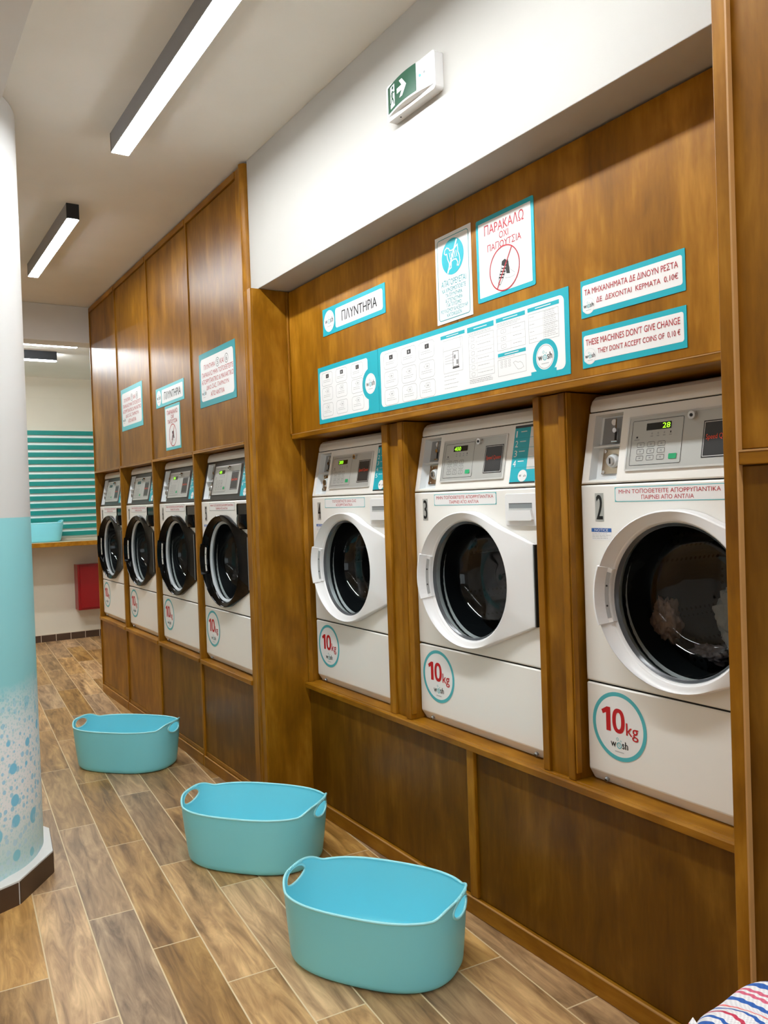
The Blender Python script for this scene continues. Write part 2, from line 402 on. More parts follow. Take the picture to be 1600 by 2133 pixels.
    def build(s, name, parent=None, bevel=0.0, off=None, seg=2, fix=True):
        me = bpy.data.meshes.new(name); me.from_pydata(s.v, [], s.f); me.update()
        for m in s.mats: me.materials.append(m)
        me.polygons.foreach_set('material_index', s.m); me.polygons.foreach_set('use_smooth', s.s)
        o = bpy.data.objects.new(name, me); COL.objects.link(o)
        if parent is not None: o.parent = parent
        if off is not None: o.location = off
        if bevel:
            b = o.modifiers.new('bevel', 'BEVEL'); b.width = bevel; b.segments = seg; b.limit_method = 'ANGLE'; b.angle_limit = 0.7
            b.harden_normals = False
        return o
def rrect(x0, x1, z0, z1, r, n=5):
    P = []
    for cx, cz, a in ((x1-r, z0+r, -PI/2), (x1-r, z1-r, 0), (x0+r, z1-r, PI/2), (x0+r, z0+r, PI)):
        for i in range(n+1):
            t = a+PI/2*i/n; P.append((cx+r*math.cos(t), cz+r*math.sin(t)))
    return P
def thing(name, label, cat, loc=(0, 0, 0), rotz=0.0, group=None):
    o = bpy.data.objects.new(name, None); COL.objects.link(o); o.empty_display_size = 0.1
    o.location = loc; o.rotation_euler = (0, 0, rotz); o['label'] = label; o['category'] = cat
    if group: o['group'] = group
    return o
def tag(o, label, cat, group=None):
    o['label'] = label; o['category'] = cat
    if group: o['group'] = group
    return o
def struct(name, g, label=None, bevel=0):
    o = g.build(name, bevel=bevel); o['kind'] = 'structure'
    return o
def wbox(name, parent, x0, x1, y0, y1, z0, z1, m, bevel=0.0015):
    """a board given in world metres, child of an unrotated thing"""
    g = G(); g.box(x0, x1, y0, y1, z0, z1, m)
    o = g.build(name, parent, bevel); o.location = -Vector(parent.location) if parent else (0, 0, 0)
    return o

# ------------------------------------------------------------------ room shell
g = G(); g.box(-3.2, 2.6, -3.6, YB+0.1, -0.1, 0, FLOORM); struct('floor', g)
g = G(); g.box(-3.2, 2.6, -3.6, YBEAM+0.1, CEIL, CEIL+0.1, CEILM); struct('ceiling', g)
g = G(); g.box(-3.2, 2.6, YBEAM+0.16, YB+0.1, 2.915, 3.05, CEILM); struct('ceiling', g)
g = G(); g.box(-3.2, 2.6, YBEAM, YBEAM+0.2, 2.748, CEIL-0.001, WHITE); struct('trim_1', g, bevel=0.004)
g = G(); g.box(-0.35, 0.482, -3.5, YBEAM, 2.985, CEIL-0.001, WHITE); struct('trim_2', g, bevel=0.002)
g = G(); g.box(-3.2, 2.6, YB, YB+0.1, 0, 3.02, WHITEB); struct('wall_back', g)
g = G(); g.box(-3.3, -3.2, -3.6, YB+0.1, 0, 3.1, WHITE); struct('wall_left', g)
g = G(); g.box(2.5, 2.6, -3.6, YB, 0, 3.1, WHITE); struct('wall_right', g)
g = G()
for a, b, c, e in ((-3.2, 2.5, 0, 0.12), (-3.2, 2.5, 2.5, 3.1), (-3.2, -2.9, 0.12, 2.5), (1.3, 2.5, 0.12, 2.5)): g.box(a, b, -3.7, -3.6, c, e, WHITE)
struct('wall_front', g)
g = G()  # shop window added behind the camera to let in fill daylight
for a, b, c, e in ((-2.9, 1.3, 0.12, 0.18), (-2.9, 1.3, 2.44, 2.5), (-2.9, -2.84, 0.18, 2.44), (-1.53, -1.47, 0.18, 2.44), (-0.13, -0.07, 0.18, 2.44), (1.24, 1.3, 0.18, 2.44)): g.box(a, b, -3.68, -3.62, c, e, LAMPK)
g.box(-2.84, 1.24, -3.653, -3.647, 0.18, 2.44, PANE)
struct('fill_window_1', g)
# bulkhead over the near alcove
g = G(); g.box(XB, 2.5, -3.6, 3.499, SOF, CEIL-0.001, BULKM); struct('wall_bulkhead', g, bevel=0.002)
# crack line across the back wall
g = G(); g.box(-0.2, 2.5, YB-0.004, YB, 2.688, 2.694, WHITEB); struct('trim_3', g)
# back skirting tiles
g = G()
k = 0
x = 1.567-0.1556*14
while x < 2.45:
    g.box(x+0.003, x+0.1526, YB-0.010, YB, 0.0, 0.074, TILED); x += 0.1556
g.box(-0.65, 2.49, YB-0.008, YB, 0.0, 0.082, GROUT)
struct('baseboard_back', g)
# round pillar
PCX, PCY, PR = 0.118, 3.63, 0.45
g = G(); n = 96
rings = [[(PR*math.cos(2*PI*i/n), PR*math.sin(2*PI*i/n), z) for i in range(n)] for z in (0.09, 0.8, 1.42, 2.2, CEIL-0.002)]
g.loft(rings, PILLARM)
o = g.build('wall_pillar'); o.location = (PCX, PCY, 0); o['kind'] = 'structure'
# octagonal tiled foot with a pale ledge on top
g = G(); n = 12; RO = 0.497
a0 = math.radians(-82)
P = [(PCX+RO*math.cos(a0+2*PI*i/n), PCY+RO*math.sin(a0+2*PI*i/n)) for i in range(n)]
for i in range(n):
    a = Vector(P[i]); b = Vector(P[(i+1) % n]); t = (b-a).normalized(); q = Vector((t.y, -t.x))
    A = a+t*0.004; B = b-t*0.004
    V = [(A.x, A.y, 0), (B.x, B.y, 0), (B.x, B.y, 0.082), (A.x, A.y, 0.082)]
    In = [(v[0]-q.x*0.03, v[1]-q.y*0.03, v[2]) for v in V]
    g.add(V+In, [(0, 1, 2, 3), (7, 6, 5, 4), (0, 3, 7, 4), (1, 5, 6, 2), (3, 2, 6, 7)], TILED)
P2 = [(PCX+(RO-0.003)*math.cos(a0+2*PI*i/n), PCY+(RO-0.003)*math.sin(a0+2*PI*i/n)) for i in range(n)]
P3 = [(PCX+(PR-0.01)*math.cos(a0+2*PI*i/n), PCY+(PR-0.01)*math.sin(a0+2*PI*i/n)) for i in range(n)]
g.loft([[(p[0], p[1], 0) for p in P2], [(p[0], p[1], 0.088) for p in P2], [(p[0], p[1], 0.102) for p in P3]], WHITE, smooth=False)
struct('baseboard_pillar', g)

# ------------------------------------------------------------------ ceiling lights
def lamp(x0, x1, y0, y1, zt, h, label, group, em=None):
    cx, cy = (x0+x1)/2, (y0+y1)/2
    t = thing('ceiling_light', label, 'light', (cx, cy, zt-h), 0, group)
    g = G(); w = 0.006
    X0, X1, Y0, Y1 = x0-cx, x1-cx, y0-cy, y1-cy
    # extruded channel: two sides, two end caps, top
    g.box(X0, X0+w, Y0, Y1, 0.0, h, LAMPH); g.box(X1-w, X1, Y0, Y1, 0.0, h, LAMPH)
    g.box(X0+w, X1-w, Y0, Y1, h-0.01, h, LAMPH)
    g.build('housing', t)
    if X1-X0 < Y1-Y0:
        for a, b in ((Y0, Y0+0.004), (Y1-0.004, Y1)):
            g = G(); g.box(X0-0.0005, X1+0.0005, a-0.001, b+0.001, 0.002, h, LAMPK); g.build('end_cap', t)
    else:
        for a, b in ((X0, X0+0.004), (X1-0.004, X1)):
            g = G(); g.box(a-0.001, b+0.001, Y0-0.0005, Y1+0.0005, 0.002, h, LAMPK); g.build('end_cap', t)
        g = G(); g.box(X0, X1, Y0-0.002, Y0, 0.004, h, LAMPK); g.build('side_cover', t)
    g = G(); g.box(X0+w*0.4, X1-w*0.4, Y0+0.003, Y1-0.003, -0.002, 0.012, em or LAMPE); g.build('diffuser', t)
    return t
lamp(0.928, 1.003, 1.05, 3.51, CEIL, 0.08, 'longest lit strip light overhead, nearest, running off the top edge', 'strip lights on the front ceiling')
lamp(0.928, 0.990, 4.41, 5.61, CEIL, 0.08, 'short lit strip light mounted lengthwise beyond the long one', 'strip lights on the front ceiling')
lamp(0.2, 1.568, 7.22, 7.285, 2.915, 0.085, 'crosswise lit strip light just behind the ceiling beam', 'strip lights in the far bay')
lamp(0.2, 1.54, 7.97, 8.035, 2.915, 0.085, 'crosswise strip light with black side, nearest the slatted wall', 'strip lights in the far bay')
lamp(0.928, 1.003, -2.4, 0.1, CEIL, 0.08, 'strip light on the ceiling behind the camera', 'strip lights on the front ceiling')
lamp(-1.6, -1.525, 0.6, 3.1, CEIL, 0.08, 'added fill strip light on the unseen ceiling left of the pillar', 'strip lights on the front ceiling', LAMPD)  # the left strips are added out of view as fill light
lamp(-1.6, -1.525, 4.2, 6.4, CEIL, 0.08, 'added fill strip light on the unseen far left ceiling', 'strip lights on the front ceiling', LAMPD)
lamp(-1.6, -1.525, -2.6, -0.4, CEIL, 0.08, 'added fill strip light on the unseen left ceiling behind the camera', 'strip lights on the front ceiling', LAMPD)

# ------------------------------------------------------------------ far row of cabinets
BY = [3.56, 4.33, 5.09, 5.86, 6.62]
cab_lab = ['tall brown wood cabinet nearest the corner post, large square notice on its door',
           'tall brown wood cabinet with narrow washers sign and no-shoes notice on its door',
           'tall brown wood cabinet with a pale square notice on its door',
           'tall brown wood cabinet at the far end with a bare glossy door']
for i in range(4):
    y0, y1 = BY[i], BY[i+1]
    t = thing('washer_cabinet', cab_lab[i], 'cabinet', (XL, (y0+y1)/2, 0), 0, 'tall wooden cabinets around the far washers')
    s0 = y0+0.052 if i == 0 else y0+0.011
    s1 = y1-0.011
    wbox('stile', t, XL-0.004, XL+0.02, s1, y1+(0.011 if i < 3 else 0), 0.0, 3.018, WS)
    if i == 0: wbox('stile', t, XL-0.004, XL+0.02, y0, s0, 0.0, 3.018, WS)
    wbox('top_rail', t, XL-0.006, XL+0.02, s0, s1, 2.985, 3.018, WSH)
    wbox('door', t, XL+0.003, XL+0.022, s0+0.002, s1-0.002, 1.742, 2.982, WV)
    wbox('door_edge', t, XL-0.006, XL+0.3, s0, s1, 1.727, 1.740, WSH)
    wbox('door_edge_highlight', t, XL-0.0068, XL-0.002, s0, s1, 1.7265, 1.7292, WE, 0)  # pale strip paints the highlight along the lip, likewise on the plinth
    wbox('plinth_edge_highlight', t, XL-0.0068, XL-0.002, s0, s1, 0.0575, 0.0605, WE, 0)
    wbox('side_panel', t, XL+0.02, 2.45, y1-0.012, y1+(0.008 if i < 3 else 0), 0.0, 3.0, WV)
    if i == 0: wbox('side_panel', t, XL+0.02, 2.45, s0-0.02, s0-0.002, 0.0, 3.0, WV)
    wbox('niche_back', t, 2.40, 2.42, s0, s1, 0.6, 1.73, WV)
    wbox('sill', t, XL-0.012, 2.40, s0+0.001, s1-0.001, 0.574, 0.597, WSH, 0.003)
    wbox('lower_panel', t, XL+0.006, XL+0.024, s0+0.001, s1-0.001, 0.085, 0.572, WD if i < 2 else WV)
    wbox('plinth', t, XL-0.006, XL+0.016, s0, s1, 0.0, 0.06, WSH, 0.003)
    wbox('plinth_trim', t, XL+0.002, XL+0.02, s0, s1, 0.062, 0.084, WH)
# corner post between the two rows: bead, post and side panel facing the camera
t = thing('corner_post', 'brown wood corner post with rounded beads between near and far washers', 'post', (1.52, 3.46, 0))
g = G()
P = [(1.505+0.02*(1-math.cos(a)), 3.530-0.024*math.sin(a-PI/2)) for a in [PI*k/10 for k in range(11)]]
n = 11
sec = [(1.60, 3.558)] + [(1.528-0.016*math.sin(PI*k/10), 3.556-0.052*k/10) for k in range(11)] + [(1.60, 3.504)]
g.loft([[(p[0]-1.52, p[1]-3.46, z) for p in sec] for z in (0.0, 3.018)], WS, smooth=True, cap0=True, cap1=True)
g.build('bead', t)
g = G()
sec = [(1.60, 3.500)] + [(1.512-0.012*math.sin(PI*k/8), 3.499-0.034*k/8) for k in range(9)] + [(1.505, 3.455), (1.497, 3.446), (1.497, 3.412), (1.60, 3.412)]
g.loft([[(p[0]-1.52, p[1]-3.46, z) for p in sec] for z in (0.0, SOF-0.002)], WS, smooth=False, cap0=True, cap1=True)
g.build('post', t)
g = G(); g.box(1.505-1.52, 2.40-1.52, 3.41-3.46, 3.43-3.46, 0, SOF-0.002, WV); g.build('side_panel', t, 0.001)

# ------------------------------------------------------------------ near alcove joinery
t = thing('washer_surround', 'brown wood surround framing the three white-fronted near washers', 'cabinet', (XF, 2.2, 0))
YR = 0.985
wbox('corner_strip', t, 1.670, 1.681, 3.397, 3.409, 1.758, SOF-0.008, WS, 0.003)
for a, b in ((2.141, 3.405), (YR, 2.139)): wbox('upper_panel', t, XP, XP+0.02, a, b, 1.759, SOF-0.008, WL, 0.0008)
wbox('top_rail', t, XP-0.006, XP+0.03, YR, 3.405, 1.735, 1.757, WSH, 0.003)
wbox('rail_edge_highlight', t, XP-0.0068, XP-0.002, YR, 3.405, 1.7545, 1.7572, WE, 0)  # painted highlight along the rail, likewise on the plinth below
wbox('plinth_edge_highlight', t, XF-0.0108, XF-0.004, YR, 3.405, 0.0575, 0.0605, WE, 0)
wbox('niche_ceiling', t, XP+0.03, 2.40, YR, 3.405, 1.738, 1.757, WH)
wbox('niche_back', t, 2.402, 2.42, YR, 3.408, 0.5, 1.74, WV)
def partition(y0, y1, a, b):
    # y0>y1 outer edges, stiles y0..a and b..y1, recessed panel between
    wbox('stile', t, XF, XF+0.022, a, y0, 0.599, 1.734, WS, 0.002)
    wbox('stile', t, XF-0.002, XF+0.022, y1, b, 0.599, 1.734, WS, 0.002)
    wbox('partition_panel', t, XF+0.010, XF+0.022, b, a, 0.599, 1.734, WV)
    wbox('partition_side', t, XF+0.022, 2.40, y0-0.016, y0, 0.599, 1.734, WV)
    wbox('partition_side', t, XF+0.022, 2.40, y1+0.0, y1+0.016, 0.599, 1.734, WV)
    wbox('edge_strip', t, XF+0.002, XF+0.022, y1-0.006, y1, 0.62, 1.734, WS, 0.002)
partition(2.700, 2.552, 2.658, 2.583)
partition(1.838, 1.704, 1.811, 1.730)
wbox('stile', t, XF, XF+0.022, 3.397, 3.409, 0.599, 1.734, WS, 0.002)
g = G()   # moulded sill: two steps along the front edge
sec = [(XF-0.016, 0.574), (XF-0.018, 0.594), (XF-0.014, 0.599), (XF-0.004, 0.599), (XF-0.001, 0.595), (XF+0.002, 0.599), (2.39, 0.599), (2.39, 0.574)]
g.loft([[(p[0], y, p[1]) for p in sec] for y in (YR, 3.408)], WSH, smooth=False, cap0=True, cap1=True)
o = g.build('sill', t); o.location = -Vector(t.location)
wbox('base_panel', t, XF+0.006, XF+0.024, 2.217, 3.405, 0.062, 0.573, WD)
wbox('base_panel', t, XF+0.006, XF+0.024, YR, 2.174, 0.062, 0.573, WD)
wbox('base_divider', t, XF-0.006, XF+0.02, 2.176, 2.215, 0.062, 0.573, WS, 0.003)
wbox('plinth', t, XF-0.010, XF+0.02, YR, 3.405, 0.0, 0.060, WSH, 0.004)

# tall cabinet at the right edge of the picture
t = thing('tall_cabinet', 'tall brown wood cabinet rising past the picture top at the right', 'cabinet', (XT, 0.2, 0))
wbox('stile', t, XT, XT+0.024, 0.938, 0.970, 0.0, SOF+0.6, WS, 0.002)
wbox('upper_panel', t, XT+0.012, XT+0.03, -1.4, 0.938, 1.513, CEIL-0.005, WV)
wbox('rail', t, XT, XT+0.024, -1.4, 0.9375, 1.483, 1.511, WSH, 0.002)
wbox('worn_edge_highlight', t, XT-0.0010, XT+0.0118, 0.9370, 0.9410, 0.0, SOF+0.6, WE, 0)  # pale strip paints the light caught by the stile's worn edge
wbox('rail_edge_highlight', t, XT-0.0008, XT+0.004, -1.4, 0.9375, 1.508, 1.5115, WE, 0)
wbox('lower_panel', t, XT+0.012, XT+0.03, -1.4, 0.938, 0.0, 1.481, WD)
wbox('side_panel', t, XT+0.024, 2.40, 0.950, 0.970, 0.0, SOF-0.004, WV)
wbox('side_panel', t, XT+0.024, XB-0.002, 0.950, 0.970, SOF-0.003, CEIL-0.005, WV)

# ------------------------------------------------------------------ logo and pictograms
def logo(g, cx, cz, w, d, tagline=True):
    """word of two black letter groups with a teal bubble between, bubbles above"""
    h = w*0.22
    g.text('w', cx-w*0.50, cx-w*0.19, cz-h*0.5, cz+h*0.5, d, BLACK, 0.02)
    g.text('sh', cx+w*0.16, cx+w*0.50, cz-h*0.5, cz+h*1.05, d, BLACK, 0.02)
    g.ring(cx-w*0.01, cz-h*0.02, w*0.105, w*0.145, d, RING, 24); g.ring(cx-w*0.01, cz-h*0.02, w*0.035, w*0.055, d, RING, 14)
    g.ring(cx-w*0.10, cz+h*1.25, w*0.05, w*0.07, d, RING, 16); g.ring(cx+w*0.09, cz+h*0.95, w*0.025, w*0.04, d, RING, 12)
    if tagline: g.rect(cx-w*0.26, cx+w*0.26, cz-h*1.45, cz-h*1.25, d, FINEL)

def fine_lines(g, x0, x1, z1, n, dz, d, m=FINEL, rag=0.3, w=0.0012, rnd=random.Random(3)):
    for i in range(n):
        z = z1-i*dz; L = (x1-x0)*(1-rag*rnd.random())
        x = x0
        while x < x0+L:
            a = rnd.uniform(0.004, 0.014); b = min(x+a, x0+L)
            g.rect(x, b, z-w, z, d, m); x = b+0.0018

def sign(name, label, cat, xface, ylft, zbot, w, h, border_m=None, border=0.0, r=0.01, group=None, base=PAPER, outer_r=0.0008):
    t = thing(name, label, cat, (xface-0.0003, ylft, zbot), -PI/2, group)
    g = G()
    g.slab(rrect(0, w, 0, h, outer_r, 3), 0.0, 0.0016, border_m or base)
    g.build('board', t)
    if border_m:
        g = G(); bl, br, bt, bb = border if isinstance(border, tuple) else (border,)*4
        g.poly(rrect(bl, w-br, bb, h-bt, r), 0.0020, base); g.build('white_field', t)
    return t
D1 = 0.0024
def lines_of(g, rows, cx, m, d=D1, bold=0.012):
    for (s, w, z0, z1) in rows: g.text(s, cx-w/2, cx+w/2, z0, z1, d, m, bold)

# --- washers sign on the near panel
t = sign('sign', 'teal-bordered washers sign reading ΠΛΥΝΤΗΡΙΑ on the near panel, upper left', 'sign', XP, 3.073, 2.147, 0.496, 0.114, TEAL, (0.111, 0.017, 0.017, 0.017), 0.012)
g = G(); g.text('ΠΛΥΝΤΗΡΙΑ', 0.166, 0.438, 0.036, 0.078, D1, BLACK, 0.015)
g.build('lettering', t)
g = G(); g.disc(0.057, 0.057, 0.045, 0.0021, PAPER); g.ring(0.057, 0.057, 0.0405, 0.0415, D1, TEALL); logo(g, 0.057, 0.056, 0.070, D1); g.build('logo', t)

# --- program chart (small) left
def button_grid(g, xs, zs, bw, bh, r):
    k = 0
    for j, z in enumerate(zs):
        for i, x in enumerate(xs):
            g.rframe(x-bw/2, x+bw/2, z-bh/2, z+bh/2, 0.0011, r, D1, FINE)
            if j == 0:
                g.rect(x-0.009, x+0.015, z+0.004, z+0.020, D1, DARK); g.text('ABC'[i], x-0.001, x+0.007, z+0.008, z+0.016, D1+0.0003, PAPER)
            else:
                g.rframe(x-0.010, x+0.016, z+0.003, z+0.020, 0.0009, 0.003, D1, FINE); g.disc(x-0.016, z+0.011, 0.0014, D1, BLACK, 8)
                g.rect(x-0.003, x+0.009, z+0.008, z+0.014, D1, FINEL)
            fine_lines(g, x-bw*0.36, x+bw*0.36, z-0.004, 2, 0.007, D1, FINE, 0.25)
t = sign('sign', 'teal programme chart with a three by three button grid, left half of the long poster', 'sign', XP, 3.133, 1.778, 0.489, 0.242, TEAL, (0.017, 0.075, 0.020, 0.017), 0.012)
g = G(); button_grid(g, [0.082, 0.204, 0.332], [0.186, 0.123, 0.055], 0.093, 0.056, 0.013); g.build('chart', t)
g = G(); g.disc(0.432, 0.118, 0.062, 0.00205, TEAL); g.disc(0.432, 0.118, 0.040, D1, PAPER); g.ring(0.432, 0.118, 0.035, 0.036, D1+0.0001, FINEL); logo(g, 0.432, 0.116, 0.062, D1+0.0003); g.build('logo', t)

# --- long instruction poster
PYL, PZB = 2.642, 1.776
t = sign('poster', 'long teal-bordered instruction poster with diagrams above the near washers', 'poster', XP, PYL, PZB, 1.006, 0.245, TEAL, (0.017, 0.018, 0.018, 0.018), 0.018)
g = G()
U = lambda y: PYL-y
Zl = lambda z: z-PZB
button_grid(g, [U(2.553), U(2.434), U(2.322)], [Zl(1.962), Zl(1.893), Zl(1.826)], 0.094, 0.060, 0.014)
def head(y0, y1, z0, z1): g.rect(U(y0), U(y1), Zl(z0), Zl(z1), D1, TEAL); g.rect(U(y0)+(y0-y1)*0.25, U(y1)-(y0-y1)*0.25, Zl((z0+z1)/2)-0.0012, Zl((z0+z1)/2)+0.0012, D1+0.0003, PAPER)
head(2.237, 2.104, 1.979, 1.991); head(2.091, 1.958, 1.975, 1.992); head(1.947, 1.814, 1.979, 1.992); head(1.803, 1.673, 1.981, 1.993); head(1.942, 1.815, 1.871, 1.882)
def frm(y0, y1, z0, z1, cols=(), rows=()):
    g.rframe(U(y0), U(y1), Zl(z0), Zl(z1), 0.0009, 0.0012, D1, FINE)
    for c in cols: g.line((U(c), Zl(z0)), (U(c), Zl(z1)), 0.0007, D1, FINEL)
    for q in rows: g.line((U(y0), Zl(q)), (U(y1), Zl(q)), 0.0007, D1, FINEL)
frm(2.224, 2.118, 1.861, 1.972)
for q in range(4): g.line((U(2.215), Zl(1.918-0.008*q)), (U(2.165), Zl(1.922-0.010*q)), 0.0010, D1, FINE)
g.line((U(2.222), Zl(1.937)), (U(2.130), Zl(1.937)), 0.0010, D1, FINE); g.line((U(2.13), Zl(1.972)), (U(2.126), Zl(1.935)), 0.001, D1, FINE)
g.rframe(U(2.172), U(2.140), Zl(1.878), Zl(1.930), 0.0018, 0.001, D1, DARK); g.rect(U(2.166), U(2.156), Zl(1.905), Zl(1.918), D1, FINE); g.rect(U(2.153), U(2.143), Zl(1.885), Zl(1.900), D1, FINE); g.rect(U(2.174), U(2.138), Zl(1.872), Zl(1.877), D1, DARK)
fine_lines(g, U(2.222), U(2.14), Zl(1.852), 4, 0.0135, D1, FINE, 0.4)
fine_lines(g, U(2.085), U(1.962), Zl(1.971), 2, 0.004, D1, FINE, 0.1, 0.001)
frm(2.085, 1.960, 1.826, 1.962, (2.045,), [1.826+0.0227*k for k in range(1, 6)])
for k in range(6):
    zc = 1.826+0.0227*k+0.0113; g.rframe(U(2.073), U(2.056), Zl(zc)-0.006, Zl(zc)+0.006, 0.0008, 0.003, D1, FINE); fine_lines(g, U(2.04), U(1.968), Zl(zc)+0.002, 1, 0.005, D1, FINE, 0.3)
fine_lines(g, U(2.085), U(1.962), Zl(1.820), 3, 0.005, D1, DARK, 0.25, 0.001)
fine_lines(g, U(1.943), U(1.818), Zl(1.974), 3, 0.004, D1, FINE, 0.3, 0.001)
frm(1.943, 1.815, 1.890, 1.960, (1.880,), (1.9133, 1.9367))
for k in range(3):
    zc = 1.9017+0.0233*k; g.rframe(U(1.925), U(1.902), Zl(zc)-0.006, Zl(zc)+0.006, 0.0008, 0.003, D1, FINE); fine_lines(g, U(1.87), U(1.83), Zl(zc)+0.002, 1, 0.005, D1, FINE, 0.1); g.text('CBA'[k], U(1.9155), U(1.9115), Zl(zc)-0.002, Zl(zc)+0.002, D1, FINE)
fine_lines(g, U(1.943), U(1.85), Zl(1.868), 1, 0.004, D1, FINE, 0.2, 0.001)
frm(1.943, 1.815, 1.811, 1.862)
for a in range(3):
    for b in range(3): g.rframe(U(1.930-0.018*a), U(1.920-0.018*a), Zl(1.836+0.008*b), Zl(1.841+0.008*b), 0.0007, 0.001, D1, FINE)
hand = [(1.872, 1.845), (1.862, 1.848), (1.850, 1.842), (1.842, 1.844), (1.832, 1.838), (1.826, 1.826), (1.838, 1.822), (1.852, 1.822), (1.860, 1.830), (1.866, 1.838)]
g.outline([(U(a), Zl(b)) for a, b in hand], 0.0009, D1, FINE)
frm(1.800, 1.676, 1.889, 1.974, (1.738,), (1.910, 1.932, 1.953))
fine_lines(g, U(1.796), U(1.765), Zl(1.965), 4, 0.0215, D1, FINE, 0.4, 0.001)
fine_lines(g, U(1.735), U(1.68), Zl(1.971), 15, 0.0052, D1, FINE, 0.25, 0.001)
g.build('chart', t)
g = G(); cx, cz = U(1.735), Zl(1.840)
g.disc(cx, cz, 0.052, 0.0021, TEAL, 48); g.rect(cx-0.060, cx+0.045, Zl(1.778), Zl(1.803), 0.00206, TEAL)
g.disc(cx, cz, 0.037, D1, PAPER); g.ring(cx, cz, 0.033, 0.0338, D1+0.0001, BLACK); logo(g, cx, cz-0.002, 0.058, D1+0.0003); g.build('logo', t)

# --- no dogs notice
t = sign('sign', 'white no-dogs notice with a teal circle pictogram, beside the no-shoes notice', 'sign', XP, 2.252, 2.031, 0.194, 0.296)
g = G(); g.rframe(0.012, 0.182, 0.010, 0.284, 0.0022, 0.012, D1, TEALD); g.build('frame_line', t)
g = G()
for s_, w_, z0, z1 in (('ΑΠΑΓΟΡΕΥΕΤΑΙ', 0.134, 0.121, 0.143), ('ΝΑ ΧΡΗΣΙΜΟΠΟΙΕΙΤΕ', 0.130, 0.101, 0.116), ('ΤΑ ΠΛΥΝΤΗΡΙΑ', 0.090, 0.084, 0.097), ('& ΣΤΕΓΝΩΤΗΡΙΑ', 0.092, 0.067, 0.080), ('ΓΙΑ ΠΛΥΣΙΜΟ', 0.078, 0.051, 0.064), ('ΡΟΥΧΙΣΜΟΥ & ΑΞΕΣΟΥΑΡ', 0.146, 0.034, 0.047), ('ΚΑΤΟΙΚΙΔΙΩΝ', 0.080, 0.018, 0.031)):
    g.text(s_, 0.097-w_/2, 0.097+w_/2, z0, z1, D1, TEALD, 0.0)
g.build('lettering', t)
g = G(); cx, cz = 0.096, 0.214; g.disc(cx, cz, 0.060, D1, TEAL, 48)
dog = [(-.044, .020), (-.040, .030), (-.030, .035), (-.018, .030), (-.014, .022), (-.002, .020), (.014, .024), (.028, .032), (.030, .020), (.030, .008), (.036, -.004), (.040, -.024), (.032, -.038), (.024, -.036), (.028, -.026), (.020, -.014), (.006, -.012), (-.006, -.016), (-.008, -.036), (-.020, -.040), (-.018, -.020), (-.026, -.004), (-.030, .014), (-.038, .014)]
g.outline([(cx+a, cz+b) for a, b in dog], 0.004, D1+0.0003, PAPER)
for a in range(5): g.line((cx-.016+.009*a, cz+.014), (cx-.012+.009*a, cz-.006), 0.0028, D1+0.0003, PAPER)
g.line((cx+0.024, cz+0.048), (cx-0.026, cz-0.048), 0.007, D1+0.0006, PAPER)
g.build('pictogram', t)

# --- no shoes notices
def no_shoes(t, w, h, cx, cz, r, lines, red, bw, small=False):
    g = G()
    for s_, w_, z0, z1 in lines: g.text(s_, w/2-w_/2, w/2+w_/2, z0, z1, D1, red, 0.012)
    g.build('lettering', t)
    g = G(); rx = r
    k = r/0.08
    shoe1 = [(-.034, -.050), (-.030, -.028), (-.016, .004), (-.012, .024), (.004, .030), (.010, .024), (.004, .004), (.000, -.016), (-.008, -.034), (-.024, -.054)]
    shoe2 = [(.006, -.004), (.020, .006), (.030, -.012), (.052, -.028), (.050, -.038), (.028, -.040), (.004, -.036)]
    g.outline([(cx+a*k, cz+b*k) for a, b in shoe1], 0.0018*k, D1, BLACK)
    g.outline([(cx+a*k, cz+b*k) for a, b in shoe2], 0.0015*k, D1, FINE)
    for q in range(6):
        x_ = cx+(-.028+.0055*q)*k; z_ = cz+(-.028+.0095*q)*k
        g.line((x_, z_), (x_+.020*k, z_-.004*k), 0.005*k, D1+0.0003, BLACK)
    g.poly([(cx+a*k, cz+b*k) for a, b in ((-.014, .012), (-.012, .026), (.004, .031), (.010, .024), (.004, .008))], D1+0.0002, BLACK)
    g.poly([(cx+a*k, cz+b*k) for a, b in ((.006, -.004), (.018, .030), (.026, -.010), (.028, -.026), (.010, -.022))], D1+0.0001, DARK)
    g.ring(cx, cz, r-bw, r, D1+0.0005, red, 56)
    a = math.radians(58); g.line((cx+math.cos(a)*(r-bw/2), cz+math.sin(a)*(r-bw/2)), (cx-math.cos(a)*(r-bw/2), cz-math.sin(a)*(r-bw/2)), bw, D1+0.0006, red)
    g.build('pictogram', t)
t = sign('sign', 'large teal-framed no-shoes notice in red Greek lettering over the near washers', 'sign', XP, 2.031, 2.057, 0.266, 0.262, TEAL, (0.012, 0.012, 0.014, 0.014), 0.002, outer_r=0.006)
no_shoes(t, 0.266, 0.262, 0.132, 0.083, 0.070, [('ΠΑΡΑΚΑΛΩ', 0.182, 0.204, 0.236), ('ΟΧΙ', 0.042, 0.178, 0.199), ('ΠΑΠΟΥΤΣΙΑ', 0.156, 0.150, 0.172)], RED, 0.004)

